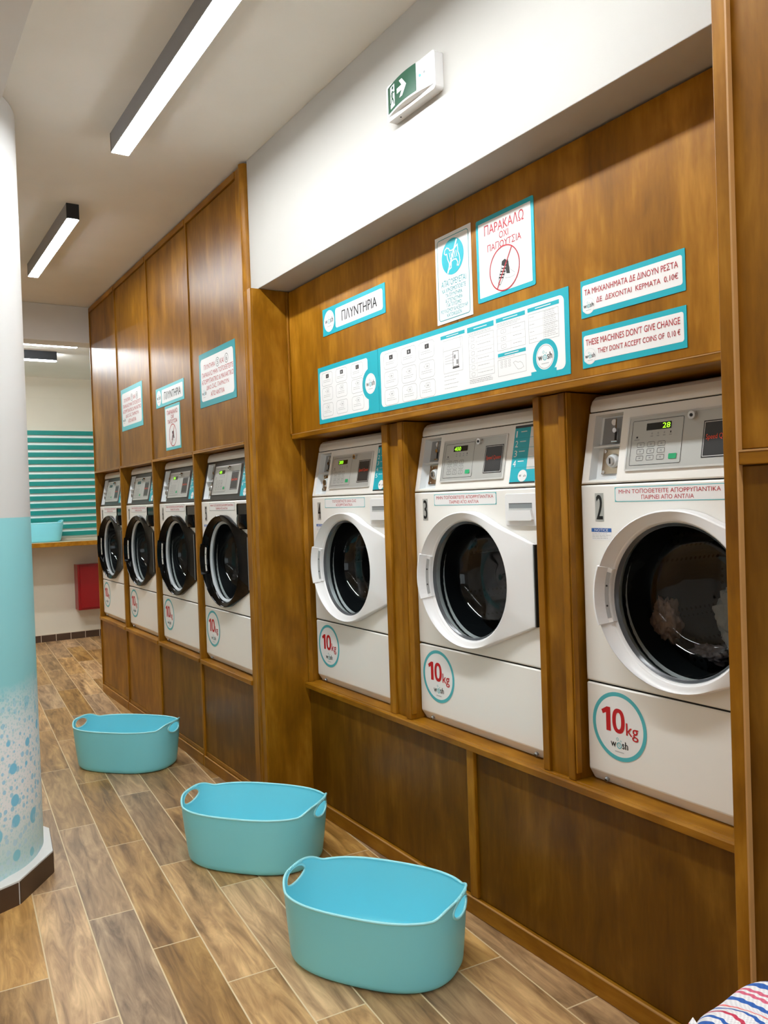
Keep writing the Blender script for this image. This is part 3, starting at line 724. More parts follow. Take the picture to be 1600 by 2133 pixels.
# --- coin notices
for (lab, yl, zb, h, rows) in (
    ('red Greek no-change coin notice on teal, above its English twin', 1.590, 1.919, 0.102, (('ΤΑ ΜΗΧΑΝΗΜΑΤΑ ΔΕ ΔΙΝΟΥΝ ΡΕΣΤΑ', 0.014, 0.318, 0.058, 0.077), ('ΔΕ  ΔΕΧΟΝΤΑΙ  ΚΕΡΜΑΤΑ  0,10€', 0.056, 0.318, 0.029, 0.048))),
    ('red English notice THESE MACHINES DON’T GIVE CHANGE, on teal', 1.590, 1.782, 0.102, (('THESE MACHINES DON’T GIVE CHANGE', 0.014, 0.320, 0.058, 0.077), ('THEY DON’T ACCEPT COINS OF  0,10 €', 0.056, 0.320, 0.029, 0.048)))):
    t = sign('sign', lab, 'sign', XP, yl, zb, 0.338, h, TEAL, (0.006, 0.008, 0.014, 0.016), 0.007)
    g = G()
    for s_, a, b, z0, z1 in rows: g.text(s_, a, b, z0+(0.002), z1, D1, RED, 0.008)
    g.build('lettering', t)
    g = G(); g.disc(0.028, 0.031, 0.0225, 0.0021, PAPER); g.ring(0.028, 0.031, 0.0205, 0.0210, D1, FINEL); logo(g, 0.028, 0.030, 0.036, D1+0.0001); g.build('logo', t)

# --- notices on the far cabinets (face at XL+0.003)
XD = XL+0.003
for (lab, yl, w, zb, h, nums, m_) in (
    ('large square red-lettered notice about washers 5 and 6 on the nearest far cabinet', 4.197, 0.503, 1.962, 0.283, ('5', '6'), TEALD),
    ('pale square notice about washers 7 and 8 on the third far cabinet', 5.776, 0.512, 1.978, 0.287, ('7', '8'), TEALL)):
    t = sign('sign', lab, 'sign', XD, yl, zb, w, h, m_, (0.024, 0.024, 0.030, 0.030), 0.022)
    g = G(); W2 = w/2
    rows = [('ΠΑΡΑΚΑΛΩ ΜΗΝ ΤΟΠΟΘΕΤΕΙΤΕ', 0.43, 0.153, 0.179), ('ΑΠΟΡΡΥΠΑΝΤΙΚΟ & ΜΑΛΑΚΤΙΚΟ', 0.44, 0.117, 0.143), ('ΔΙΚΟ ΣΑΣ, ΠΑΙΡΝΟΥΝ', 0.31, 0.081, 0.107), ('ΑΠΟ ΑΝΤΛΙΑ', 0.19, 0.045, 0.071)]
    for s_, w_, z0, z1 in rows: g.text(s_, W2-w_/2+0.006, W2+w_/2+0.006, z0, z1, D1, RED, 0.0)
    g.text('ΠΛΥΝΤΗΡΙΑ', 0.075, 0.235, 0.193, 0.219, D1, RED, 0.0); g.text('ΚΑΙ', 0.305, 0.355, 0.193, 0.219, D1, RED, 0.0)
    for q, cxx in zip(nums, (0.270, 0.392)):
        g.text(q, cxx-0.007, cxx+0.007, 0.196, 0.220, D1, BLACK, 0.01); g.ring(cxx, 0.208, 0.021, 0.0235, D1, BLACK, 32)
    g.build('lettering', t)
    g = G(); logo(g, 0.068, 0.070, 0.062, D1); g.build('logo', t)
t = sign('sign', 'narrow washers sign on the second far cabinet, above its small no-shoes notice', 'sign', XD, 4.975, 2.047, 0.522, 0.118, TEALL, (0.118, 0.020, 0.018, 0.018), 0.010)
g = G(); g.text('ΠΛΥΝΤΗΡΙΑ', 0.165, 0.468, 0.036, 0.082, D1, BLACK, 0.012); g.build('lettering', t)
g = G(); g.disc(0.060, 0.058, 0.046, 0.0021, PAPER); logo(g, 0.060, 0.057, 0.072, D1); g.build('logo', t)
t = sign('sign', 'small tall no-shoes notice below the narrow washers sign', 'sign', XD, 4.811, 1.778, 0.276, 0.263, TEALL, (0.012, 0.012, 0.016, 0.016), 0.002)
no_shoes(t, 0.276, 0.263, 0.138, 0.084, 0.066, [('ΠΑΡΑΚΑΛΩ', 0.190, 0.208, 0.234), ('ΟΧΙ', 0.05, 0.182, 0.203), ('ΠΑΠΟΥΤΣΙΑ', 0.17, 0.154, 0.177)], RED, 0.0045)

# ------------------------------------------------------------------ exit sign on the bulkhead
t = thing('exit_sign', 'green running-man exit sign with right arrow on the white bulkhead', 'sign', (XB-0.0005, 2.262, 2.690), -PI/2)
g = G(); W_, H_ = 0.270, 0.118
g.slab(rrect(0, W_, 0, H_, 0.012), 0.0, 0.032, PLASTIC)
g.build('housing', t, 0.004)
g = G(); n = 14
def bow(u): return 0.033+0.016*math.sin(PI*min(max((u-0.01)/(W_-0.02), 0), 1))
us = [0.006+(W_-0.012)*i/n for i in range(n+1)]
g.loft([[(u, -0.030, 0.012), (u, -bow(u), 0.016), (u, -bow(u), H_-0.010), (u, -0.030, H_-0.006)] for u in us], PLASTIC, smooth=False, cap0=True, cap1=True)
g.build('cover', t)
g = G()
def bent(P, off, m):
    g.add([(p[0], -bow(p[0])-off, p[1]) for p in P], [tuple(range(len(P)))], m)
us = [0.012+0.178*i/12 for i in range(13)]
g.loft([[(u, -bow(u)-0.0008, 0.022), (u, -bow(u)-0.0008, 0.108)] for u in us], SIGNG, closed=False)
g.build('green_panel', t)
g = G()
bent([(0.034, 0.030), (0.066, 0.030), (0.066, 0.100), (0.034, 0.100)], 0.0014, PAPER)
arrow = [(0.085, 0.057), (0.085, 0.073), (0.112, 0.073), (0.100, 0.092), (0.118, 0.092), (0.142, 0.065), (0.118, 0.038), (0.100, 0.038), (0.112, 0.057)]
bent([(0.085, 0.057), (0.124, 0.057), (0.124, 0.073), (0.085, 0.073)], 0.0024, PAPER)
bent([(0.100, 0.092), (0.118, 0.092), (0.142, 0.065), (0.122, 0.065)], 0.0020, PAPER); bent([(0.100, 0.038), (0.122, 0.065), (0.142, 0.065), (0.118, 0.038)], 0.0020, PAPER)
g.add([(0.054+0.005*math.cos(a), -bow(0.054)-0.0022, 0.091+0.0055*math.sin(a)) for a in [2*PI*k/14 for k in range(14)]], [tuple(range(14))], SIGNG)
def limb(a, b, w):
    a = Vector(a); b = Vector(b); q_ = (b-a).normalized(); q_ = Vector((-q_.y, q_.x))*w/2
    bent([a-q_, b-q_, b+q_, a+q_], 0.0022, SIGNG)
for a, b, w in (((0.052, 0.082), (0.048, 0.062), 0.008), ((0.048, 0.062), (0.044, 0.050), 0.006), ((0.044, 0.050), (0.036, 0.044), 0.005), ((0.048, 0.062), (0.058, 0.050), 0.006), ((0.058, 0.050), (0.062, 0.036), 0.005), ((0.052, 0.081), (0.042, 0.076), 0.004), ((0.042, 0.076), (0.040, 0.066), 0.004), ((0.053, 0.080), (0.062, 0.072), 0.004), ((0.062, 0.072), (0.066, 0.076), 0.004)): limb(a, b, w)
g.build('pictogram', t)
g = G(); g.cyl((0.207, -bow(0.207)+0.002, 0.062), (0.207, -bow(0.207)-0.003, 0.062), 0.004, mat('exit_led', '#48ff8a', 0.4, emit=2.0, var=0)); g.build('indicator_light', t)
g = G(); g.cyl((0.225, -bow(0.225)+0.002, 0.066), (0.225, -bow(0.225)-0.001, 0.066), 0.004, GREY); g.cyl((0.06, -0.018, -0.001), (0.06, -0.018, 0.001), 0.003, BLACK); g.build('test_button', t)

# ------------------------------------------------------------------ washing machines
MW = 0.683
DOORPTS = [(.239*math.cos(math.radians(a)), .238*math.sin(math.radians(a))) for a in range(62, 300, 6)]
DOORPTS += [(.178, -.185), (.324, -.128), (.324, .131), (.176, .181)]
def smooth_poly(P):
    Q = []; n = len(P)
    for i in range(n):
        a = Vector(P[i]); b = Vector(P[(i+1) % n]); hard = lambda p: abs(p[0]-.324) < 1e-6
        Q.append(a if hard(P[i]) else a.lerp(b, 0.25)); Q.append(b if hard(P[(i+1) % n]) else a.lerp(b, 0.75))
    return Q
DP = smooth_poly(DOORPTS)
def ray_hit(P, a):
    d = Vector((math.cos(a), math.sin(a))); best = None
    for i in range(len(P)):
        p = P[i]; q = P[(i+1) % len(P)]; e = q-p
        den = d.x*(-e.y)+d.y*e.x
        if abs(den) < 1e-12: continue
        t_ = (p.x*(-e.y)+p.y*e.x)/den; s_ = (d.x*p.y-d.y*p.x)/den
        if t_ > 0 and -1e-6 <= s_ <= 1+1e-6: best = t_ if best is None else max(best, t_)
    return best
ANG = sorted([2*PI*i/72 for i in range(72)] + [math.atan2(.131, .324), math.atan2(-.128, .324)+2*PI])
DR = [ray_hit(DP, a) for a in ANG]
DCX, DCZ = 0.340, 0.553      # door centre in the machine frame

def head_d(z): return -0.042*(z-0.8655)/0.2065     # slope of the control panel
def machine(x0, yl, number, label, black=False, digits='400', steps=4, warn=None, sticker5=False, zb=0.600):
    t = thing('washing_machine', label, 'washing machine', (x0, yl, zb), -PI/2, 'front-loading washers in the wooden niches')
    H = 0.862; HT = 1.072
    FACE = DARK if black else ENAMEL; DOOR = BLACKG if black else PLASTIC
    # ---- cabinet: front with a round opening, sides, top
    g = G()
    z0, z1 = 0.293, H
    corners = [math.atan2(z-DCZ, x-DCX) % (2*PI) for x in (0, MW) for z in (z0, z1)]
    A = sorted(set([2*PI*i/64 for i in range(64)]+corners))
    rect_ = lambda a0, a1, b0, b1: [Vector(p) for p in ((a0-DCX, b0-DCZ), (a1-DCX, b0-DCZ), (a1-DCX, b1-DCZ), (a0-DCX, b1-DCZ))]
    def rr(ins, d): 
        R_ = rect_(ins, MW-ins, z0+ins, z1-ins); return [(DCX+ray_hit(R_, a)*math.cos(a), -d, DCZ+ray_hit(R_, a)*math.sin(a)) for a in A]
    circ = lambda r, d: [(DCX+r*math.cos(a), -d, DCZ+r*math.sin(a)) for a in A]
    g.loft([circ(0.206, -0.03), circ(0.222, 0.0), rr(0.005, 0.0)], ENAMEL, smooth=False)
    g.loft([rr(0.005, 0.0), rr(0.0015, -0.0015), rr(0.0, -0.005), rr(0.0, -0.60)], ENAMEL, smooth=True)
    g.box(0.0, MW, 0.60, 0.605, 0.03, H, ENAMEL)
    cab = g.build('cabinet', t)
    g = G(); g.box(0.004, MW-0.004, 0.006, 0.59, 0.280, 0.296, SEAM); g.build('seam', t)
    # ---- lower panel with chamfered foot
    g = G()
    sec = [(0.60, 0.0), (0.022, 0.0), (0.020, 0.002), (0.001, 0.032), (0.0, 0.036), (0.0, 0.284), (0.004, 0.288), (0.60, 0.288)]
    def lp(x, ins): return [(x, min(p[0]+ins, 0.6), min(max(p[1], ins*0.6), 0.288-ins)) for p in sec]
    g.loft([lp(0.0, 0.005), lp(0.0015, 0.0015), lp(0.005, 0.0), lp(MW-0.005, 0.0), lp(MW-0.0015, 0.0015), lp(MW, 0.005)], ENAMEL, smooth=False, cap0=True, cap1=True)
    low = g.build('lower_panel', t)
    for x_ in (0.060, MW-0.060):
        g = G(); g.cyl((x_, 0.014, 0.016), (x_, 0.004, 0.010), 0.0065, GREY); g.cyl((x_, 0.008, 0.0125), (x_, 0.0035, 0.0095), 0.003, BLACK, 8); g.build('foot_screw', low)
    # ---- control head
    g = G(); HB = 0.8655
    us = [0.0, 0.004, 0.030, 0.132, MW-0.004, MW]; zs = [HB, HB+0.004, HB+0.010, HT-0.008, HT-0.003, HT]
    def hp(u, z, off=0.0): return (u, -(head_d(z)+off), z)
    V = []; ins = lambda u, z: -0.004 if (u in (0.0, MW) or z == HB) else 0.0
    for z in zs:
        for u in us: V.append(hp(u, z, ins(u, z)))
    F = []; nu = len(us)
    for j in range(len(zs)-1):
        for i in range(nu-1):
            if i == 2 and j == 2: continue
            F.append((j*nu+i, j*nu+i+1, (j+1)*nu+i+1, (j+1)*nu+i))
    g.add(V, F, FACE)
    for u, sgn in ((0.0, 1), (MW, -1)):
        V = [hp(u, HB, -0.004), hp(u, HT, -0.004), (u, 0.58, HT), (u, 0.58, HB)]; g.add(V, [(0, 1, 2, 3) if sgn > 0 else (3, 2, 1, 0)], FACE)
    g.add([hp(0, HB, -0.004), hp(MW, HB, -0.004), (MW, 0.58, HB), (0, 0.58, HB)], [(3, 2, 1, 0)], FACE)
    head = g.build('control_head', t)
    g = G()   # top cap
    sec = [(0.042, HT+0.003), (0.040, HT+0.006), (0.042, HT+0.022), (0.048, HT+0.038), (0.060, HT+0.048), (0.080, HT+0.053), (0.60, HT+0.053), (0.60, HT+0.003)]
    def cp(x, s_): return [(x, p[0]+s_ if p[0] < 0.5 else p[0], p[1]-(s_ if p[1] > HT+0.03 else 0)) for p in sec]
    g.loft([cp(0.002, 0.010), cp(0.006, 0.003), cp(0.014, 0.0), cp(MW-0.014, 0.0), cp(MW-0.006, 0.003), cp(MW-0.002, 0.010)], ENAMEL, smooth=False, cap0=True, cap1=True)
    g.build('top_cap', t, 0.002)
    g = G(); g.box(0.005, MW-0.005, 0.046, 0.5, HT-0.002, HT+0.005, SEAM); g.build('head_seam', t)
    # ---- coin recess
    g = G(); a, b, c, e = 0.030, 0.132, HB+0.010, HT-0.008; dp = 0.024
    g.add([hp(a, c), hp(b, c), hp(b, e), hp(a, e), hp(a+0.006, c+0.004, -dp), hp(b, c+0.004, -dp), hp(b, e-0.006, -dp), hp(a+0.006, e-0.006, -dp)],
          [(0, 1, 5, 4), (1, 2, 6, 5), (2, 3, 7, 6), (3, 0, 4, 7), (4, 5, 6, 7)], CREAM)
    g.box(a+0.004, b-0.001, 0.022, 0.044, 0.968, 0.973, CREAM)
    g.build('coin_recess', head)
    g = G(); g.add([hp(0.046, 0.978, -0.0215), hp(0.131, 0.978, -0.0215), hp(0.131, 1.054, -0.0215), hp(0.046, 1.054, -0.0215)], [(0, 1, 2, 3)], GREY)
    g.cyl(hp(0.084, 1.040, -0.021), hp(0.084, 1.040, -0.019), 0.009, PAPER, 16)
    g.cyl(hp(0.098, 1.050, -0.013), hp(0.104, 1.022, -0.008), 0.0022, CHROME, 8); g.cyl(hp(0.098, 1.016, -0.019), hp(0.098, 1.016, -0.008), 0.007, CHROME, 14)
    g.cyl(hp(0.100, 1.012, -0.013), hp(0.102, 0.984, -0.013), 0.003, BLACK, 8); g.cyl(hp(0.090, 0.984, -0.013), hp(0.110, 0.984, -0.013), 0.004, CHROME, 10)
    g.build('coin_slot', head)
    g = G(); g.add([hp(0.058, 0.892, -0.019), hp(0.131, 0.892, -0.019), hp(0.131, 0.964, -0.019), hp(0.058, 0.964, -0.019)], [(0, 1, 2, 3)], BRASSY)
    g.cyl(hp(0.100, 0.928, -0.019), hp(0.100, 0.928, -0.007), 0.021, CREAM, 24, 0.017); g.cyl(hp(0.100, 0.928, -0.007), hp(0.100, 0.928, -0.001), 0.013, CHROME, 20)
    g.box(0.0985, 0.1015, -head_d(0.928)-0.0005, -head_d(0.928)+0.001, 0.920, 0.936, BLACK)
    for z in (0.898, 0.957): g.cyl(hp(0.066, z, -0.019), hp(0.066, z, -0.016), 0.005, CHROME, 12)
    g.build('coin_lock', head)
    # ---- silver panel, keypad, display
    hs_ = lambda u, z, off=0.0: hp(u+0.018, z, off)
    def hq(P, off): return [hs_(p[0], p[1], off) for p in P]
    g = G()
    P = rrect(0.142, 0.492, 0.896, 1.046, 0.004); Q = rrect(0.147, 0.487, 0.901, 1.041, 0.003); n = len(P)
    g.add(hq(P, 0.0005)+hq(P, 0.005)+hq(Q, 0.0055), [(i, (i+1) % n, n+(i+1) % n, n+i) for i in range(n)]+[(n+i, n+(i+1) % n, 2*n+(i+1) % n, 2*n+i) for i in range(n)], SILVERL)
    g.add(hq(Q, 0.0045), [tuple(range(n))], SILVER)
    g.build('fascia', head)
    g = G()
    def hrf(x0_, x1_, za, zb_, w, r, off, m):
        P = rrect(x0_, x1_, za, zb_, r, 3); Q = rrect(x0_+w, x1_-w, za+w, zb_-w, max(r-w, 0.0003), 3); n = len(P)
        g.add(hq(P, off)+hq(Q, off), [(i, (i+1) % n, n+(i+1) % n, n+i) for i in range(n)], m)
    def hr(x0_, x1_, za, zb_, off, m, r=0.0005):
        P = rrect(x0_, x1_, za, zb_, r, 3); g.add(hq(P, off), [tuple(range(len(P)))], m)
    hrf(0.158, 0.324, 0.910, 1.032, 0.0012, 0.004, 0.0052, BLACK)
    for j in range(3):
        for i in range(3):
            hrf(0.180+0.034*i, 0.204+0.034*i, 0.922+0.018*j, 0.9355+0.018*j, 0.0009, 0.003, 0.0054, BLACK)
            hr(0.189+0.034*i, 0.195+0.034*i, 0.927+0.018*j, 0.931+0.018*j, 0.0054, FINE)
    for i in range(4): hr(0.222+0.020*i, 0.230+0.020*i, 0.985, 0.988, 0.0054, FINE); hr(0.224+0.020*i, 0.228+0.020*i, 0.991, 0.996, 0.0054, DARK if i == 3 else FINE)
    hr(0.168, 0.186, 0.978, 0.981, 0.0054, FINE); hr(0.174, 0.180, 0.984, 0.989, 0.0054, DARK)
    g.build('keypad', head)
    g = G(); hr(0.286, 0.311, 0.922, 0.936, 0.0058, GREEN, 0.002); g.build('start_button', head)
    g = G(); hr(0.206, 0.286, 1.003, 1.022, 0.0056, LCD, 0.001); g.build('display', head)
    if digits:
        V, F_ = text_mesh(digits, 0.01)
        ax = min(v[0] for v in V); bx = max(v[0] for v in V); az = min(v[1] for v in V); bz = max(v[1] for v in V)
        w_ = 0.012*len(digits); xs_ = 0.283-w_ if len(digits) == 2 else 0.212
        g = G(); g.add([hs_(xs_+(v[0]-ax)/(bx-ax)*w_, 1.0055+(v[1]-az)/(bz-az)*0.0140, 0.0062) for v in V], F_, LED); g.build('display_digits', head)
    g = G(); c = hs_(0.352, 1.030, 0.004); c2 = hs_(0.352, 1.030, 0.016); g.cyl(c, c2, 0.0115, CHROME, 24, 0.0105); c3 = hs_(0.352, 1.030, 0.017); g.cyl(c2, c3, 0.0045, BLACK, 12)
    g.build('key_lock', head)
    g = G(); hr(0.385, 0.479, 0.918, 1.012, 0.0052, BLACK, 0.001); hrf(0.388, 0.476, 0.921, 1.009, 0.0016, 0.001, 0.0056, SILVERL); hr(0.3905, 0.4735, 0.9235, 1.0065, 0.0055, DARK, 0.001)
    V, F_ = text_mesh('Speed Queen', 0.025); ax = min(v[0] for v in V); bx = max(v[0] for v in V); az = min(v[1] for v in V); bz = max(v[1] for v in V)
    g.add([hs_(0.395+(v[0]-ax)/(bx-ax)*0.075, 0.960+(v[1]-az)/(bz-az)*0.017, 0.0060) for v in V], F_, ORANGE)
    g.build('brand_plate', head)
    def hq(P, off): return [hp(p[0], p[1], off) for p in P]
    # ---- instruction sticker
    g = G(); sx0, sx1 = 0.540, 0.660; hr(sx0, sx1, 0.878, 1.066, 0.0008, TEAL); hr(sx0, sx1, 1.058, 1.066, 0.0012, DARK); hr(sx0, sx1, 0.878, 0.883, 0.0012, DARK)
    zt = 1.054; dz = 0.128/steps
    g.add(hq([(sx0+0.075, 0.922), (sx1, 0.922), (sx1, 1.058), (sx0+0.075, 1.058)], 0.0012), [(0, 1, 2, 3)], SILVERL)
    for k in range(steps):
        V, F_ = text_mesh(str(k+1), 0.01); ax = min(v[0] for v in V); bx = max(v[0] for v in V); az = min(v[1] for v in V); bz = max(v[1] for v in V)
        zz = zt-dz*(k+1)+0.006
        g.add([hp(sx0+0.008+(v[0]-ax)/(bx-ax)*(0.006 if k == 0 else 0.014), zz+(v[1]-az)/(bz-az)*(dz*0.66), 0.0014) for v in V], F_, PAPER)
        hr(sx0+0.030, sx0+0.058, zz+dz*0.50, zz+dz*0.58, 0.0014, PAPER); hr(sx0, sx1, zz-0.004, zz-0.0028, 0.0014, TEALD)
    n = 24; g.add([hp(0.600+0.021*math.cos(2*PI*i/n), 0.902+0.019*math.sin(2*PI*i/n), 0.0016) for i in range(n)], [tuple(range(n))], PAPER)
    for q, (a_, w_) in zip(('w', 'sh'), ((-0.016, 0.011), (0.005, 0.011))):
        V, F_ = text_mesh(q, 0.02); ax = min(v[0] for v in V); bx = max(v[0] for v in V); az = min(v[1] for v in V); bz = max(v[1] for v in V)
        g.add([hp(0.600+a_+(v[0]-ax)/(bx-ax)*w_, 0.898+(v[1]-az)/(bz-az)*0.008, 0.0019) for v in V], F_, BLACK)
    g.build('instruction_sticker', head)
    # ---- stickers on the body
    g = G(); g.rect(0.054, 0.086, 0.757, 0.838, 0.0007, SILVER); g.text(number, 0.060, 0.081, 0.763, 0.833, 0.0011, BLACK, 0.02); g.build('number_sticker', cab)
    rows = warn or (('ΜΗΝ ΤΟΠΟΘΕΤΕΙΤΕ ΑΠΟΡΡΥΠΑΝΤΙΚΑ', 0.320), ('ΠΑΙΡΝΕΙ ΑΠΟ ΑΝΤΛΙΑ', 0.165))
    g = G(); g.rect(0.128, 0.478, 0.812, 0.853, 0.0007, TEALL if not black else FINE); g.poly(rrect(0.1305, 0.4755, 0.814, 0.851, 0.006), 0.0010, PAPER)
    for i, (s_, w_) in enumerate(rows): g.text(s_, 0.303-w_/2, 0.303+w_/2, 0.8345-0.0165*i, 0.8465-0.0165*i, 0.0014, RED, 0.0)
    g.build('warning_label', cab)
    if number in ('2', '4', '5'):
        g = G(); g.rect(0.038, 0.112, 0.704, 0.738, 0.0006, PAPER); g.rect(0.038, 0.112, 0.727, 0.738, 0.0010, BLUE); g.text('NOTICE', 0.050, 0.100, 0.729, 0.736, 0.0013, PAPER, 0.02)
        fine_lines(g, 0.041, 0.109, 0.723, 4, 0.0045, 0.001, FINE, 0.2, 0.0009); g.build('notice_label', cab)
    # ---- capacity sticker
    g = G(); cx, cz = 0.118, 0.178; R_ = 0.097
    g.disc(cx, cz, R_, 0.0006, PAPER, 56); g.ring(cx, cz, R_-0.0115, R_, 0.0009, RING, 64)
    zz0, zz1 = cz-0.018, cz+0.050
    g.poly([(cx-0.046, zz0), (cx-0.030, zz0), (cx-0.030, zz1), (cx-0.043, zz1), (cx-0.063, zz1-0.012), (cx-0.058, zz1-0.023), (cx-0.046, zz1-0.017)], 0.0012, CRIM)
    n = 40; E_ = lambda a_, b_: [(cx-0.001+a_*math.copysign(abs(math.cos(2*PI*i/n))**0.85, math.cos(2*PI*i/n)), -0.0012, (zz0+zz1)/2+b_*math.copysign(abs(math.sin(2*PI*i/n))**0.85, math.sin(2*PI*i/n))) for i in range(n)]
    g.add(E_(0.0225, 0.0350)+E_(0.0095, 0.0235), [(i, (i+1) % n, n+(i+1) % n, n+i) for i in range(n)], CRIM)
    g.text('kg', cx+0.026, cx+0.068, cz-0.030, cz+0.016, 0.0012, CRIM, 0.012)
    logo(g, cx, cz-0.053, 0.062, 0.0012); g.build('capacity_sticker', low)
    # ---- dispenser
    if not black:
        g = G(); P = rrect(0.526, 0.680, 0.742, 0.846, 0.008)
        Q = [Vector(((p[0]-0.603)*0.975+0.603, (p[1]-0.794)*0.965+0.794)) for p in P]; n = len(P)
        g.add([(p[0], -0.001, p[1]) for p in P]+[(p[0], -0.005, p[1]) for p in P]+[(p[0], -0.007, p[1]) for p in Q], [(i, (i+1) % n, n+(i+1) % n, n+i) for i in range(n)]+[(n+i, n+(i+1) % n, 2*n+(i+1) % n, 2*n+i) for i in range(n)]+[tuple(range(2*n, 3*n))], PLASTIC)
        dd = g.build('dispenser_drawer', t)
        g = G()
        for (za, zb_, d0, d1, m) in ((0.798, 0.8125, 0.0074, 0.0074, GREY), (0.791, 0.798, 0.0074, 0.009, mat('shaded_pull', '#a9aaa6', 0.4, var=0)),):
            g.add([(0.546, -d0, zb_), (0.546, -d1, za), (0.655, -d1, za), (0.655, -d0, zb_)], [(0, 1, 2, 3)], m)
        P = [(0.540, 0.762), (0.548, 0.758), (0.654, 0.758), (0.662, 0.762), (0.655, 0.791), (0.546, 0.791)]
        g.loft([[(p[0], -0.007, p[1]) for p in P], [(p[0], -0.016, p[1]+0.001) for p in P]], PLASTIC, False, False, True)
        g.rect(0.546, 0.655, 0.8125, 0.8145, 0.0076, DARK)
        g.build('drawer_pull', dd)
    else:
        g = G(); P = rrect(0.520, 0.668, 0.720, 0.846, 0.012); n = len(P)
        g.add([(p[0], -0.001, p[1]) for p in P]+[(p[0], -0.008, p[1]) for p in P]+[((p[0]-0.594)*0.9+0.594, -0.004, (p[1]-0.783)*0.9+0.783) for p in P], [(i, (i+1) % n, n+(i+1) % n, n+i) for i in range(n)]+[(n+i, n+(i+1) % n, 2*n+(i+1) % n, 2*n+i) for i in range(n)]+[tuple(range(2*n, 3*n))], BLACKG)
        dd = g.build('dispenser_drawer', t)
        g = G(); rings = []
        for k in range(9):
            a_ = k/8; z = 0.724+0.068*a_; d = 0.006+0.022*math.sin(PI*(0.15+0.55*a_)); w_ = 0.064-0.010*a_
            rings.append([(0.594+w_*math.cos(PI-PI*i/12), -(0.004+d*math.sin(PI*i/12)), z) for i in range(13)])
        g.loft(rings, BLACKG, True, False, False, closed=False); g.build('drawer_pull', dd)
    # ---- door
    T = -0.014 if black else 0.0
    def Dd(x_): return max(0.015, 0.041-0.100*(x_-DCX))+T      # the door is thicker on the grip side than at the hinge
    OCX = DCX
    def outl(s_, f): 
        R_ = []
        for a, r_ in zip(ANG, DR):
            x_ = DCX+r_*s_*math.cos(a); R_.append((x_, -(0.002+f*Dd(x_)), DCZ+r_*s_*math.sin(a)))
        return R_
    def crf(r_, f, cz=-0.003):
        R_ = []
        for a in ANG:
            x_ = OCX+r_*math.cos(a); R_.append((x_, -(0.002+f*Dd(x_)), DCZ+cz+r_*math.sin(a)))
        return R_
    def crc(r_, d): return [(OCX+r_*math.cos(a), -d, DCZ-0.003+r_*math.sin(a)) for a in ANG]
    def mixr(s_, r_, f, k):
        return [tuple(p*(1-k)+q*k for p, q in zip(u_, v_)) for u_, v_ in zip(outl(s_, f), crf(r_, f))]
    g = G()
    g.loft([outl(1.0, 0.0), outl(1.0, 0.82), outl(0.994, 0.93), outl(0.980, 0.985)], DOOR)
    hb = lambda A_, B_, k: [tuple(p*(1-k)+q*k for p, q in zip(u_, v_)) for u_, v_ in zip(A_, B_)]
    DI = 0.030 if not black else 0.020
    g.loft([outl(0.980, 0.985), hb(mixr(0.97, 0.229, 0.93, 0.6), crc(0.229, DI+0.006), 0.35), hb(crf(0.219, 0.86), crc(0.219, DI+0.004), 0.7), crc(0.2135, DI+0.002)], DOOR)
    g.loft([crc(0.2135, DI+0.002), crc(0.2110, DI+0.001), crc(0.2090, DI-0.002), crc(0.2055, DI-0.008), crc(0.2050, DI-0.012)], DOOR)
    door = g.build('door', t)
    # grip on the left of the door
    g = G()
    ga = [PI-0.365+0.71*i/10 for i in range(11)]
    def gp(a, r_, f):
        x_ = OCX+r_*math.cos(a)
        if f > 5: return (x_, -(f-10.0+DI), DCZ+r_*math.sin(a))
        return (x_, -(0.002+f*Dd(x_)+(0.0045 if f > 0.5 else 0)), DCZ+r_*math.sin(a))
    prof = [(0.2400, 0.02), (0.2410, 0.90), (0.2385, 1.0), (0.2330, 1.02), (0.2200, 10.014), (0.2085, 10.009), (0.2070, 10.004), (0.2065, 9.99)]
    g.loft([[gp(a, r_, f) for a in ga] for r_, f in prof], DOOR, smooth=False, closed=False)
    for k, a in enumerate((ga[0], ga[-1])):
        P = [gp(a, r_, f) for r_, f in prof]
        g.add(P, [tuple(range(len(P))) if k else tuple(reversed(range(len(P))))], DOOR)
    g.build('door_grip', door)
    g = G(); ha = [PI-0.31+0.60*i/8 for i in range(9)]
    gm = SILVERL if black else mat('grip_insert', '#9fa0a0', 0.4, var=0)
    def gq(a, r_, e): p = gp(a, r_, 10.0145 if r_ > 0.215 else (10.0125 if r_ > 0.212 else 10.0098)); return (p[0], p[1]-e, p[2])
    g.loft([[gq(a, r_, 0.0006) for a in ha] for r_ in (0.2195, 0.2088)], gm, closed=False, smooth=False)
    for a in (PI-0.13, PI+0.13): g.cyl(gq(a, 0.2145, 0.0), gq(a, 0.2145, 0.002), 0.0028, BLACK, 8)
    g.build('grip_insert', door)
    # seal ring, glass, hinge, drum
    g = G(); sm = mat('pale_seal_ring', '#b9bfc4', 0.3, var=0) if black else mat('grey_seal_ring', '#4a4e52', 0.2, var=0)
    if black: g.loft([crc(0.2055, 0.012), crc(0.2025, 0.010), crc(0.197, 0.006), crc(0.194, 0.002)], sm)
    else: g.loft([crc(0.2055, 0.023), crc(0.2035, 0.022), crc(0.2030, 0.019), crc(0.2005, 0.018), crc(0.1995, 0.014), crc(0.1975, 0.013)], sm)
    g.build('seal_ring', door)
    g = G(); gr_ = 0.1975; R0 = gr_-(0.003 if black else 0.0)
    prof = [(1.0, 0.003 if black else 0.013), (0.985, -0.018), (0.95, -0.060), (0.88, -0.095), (0.74, -0.118), (0.5, -0.128), (0.25, -0.132), (0.02, -0.133)]
    g.loft([crc(R0*a_, d_) for a_, d_ in prof], GLASS)
    g.build('door_glass', door)
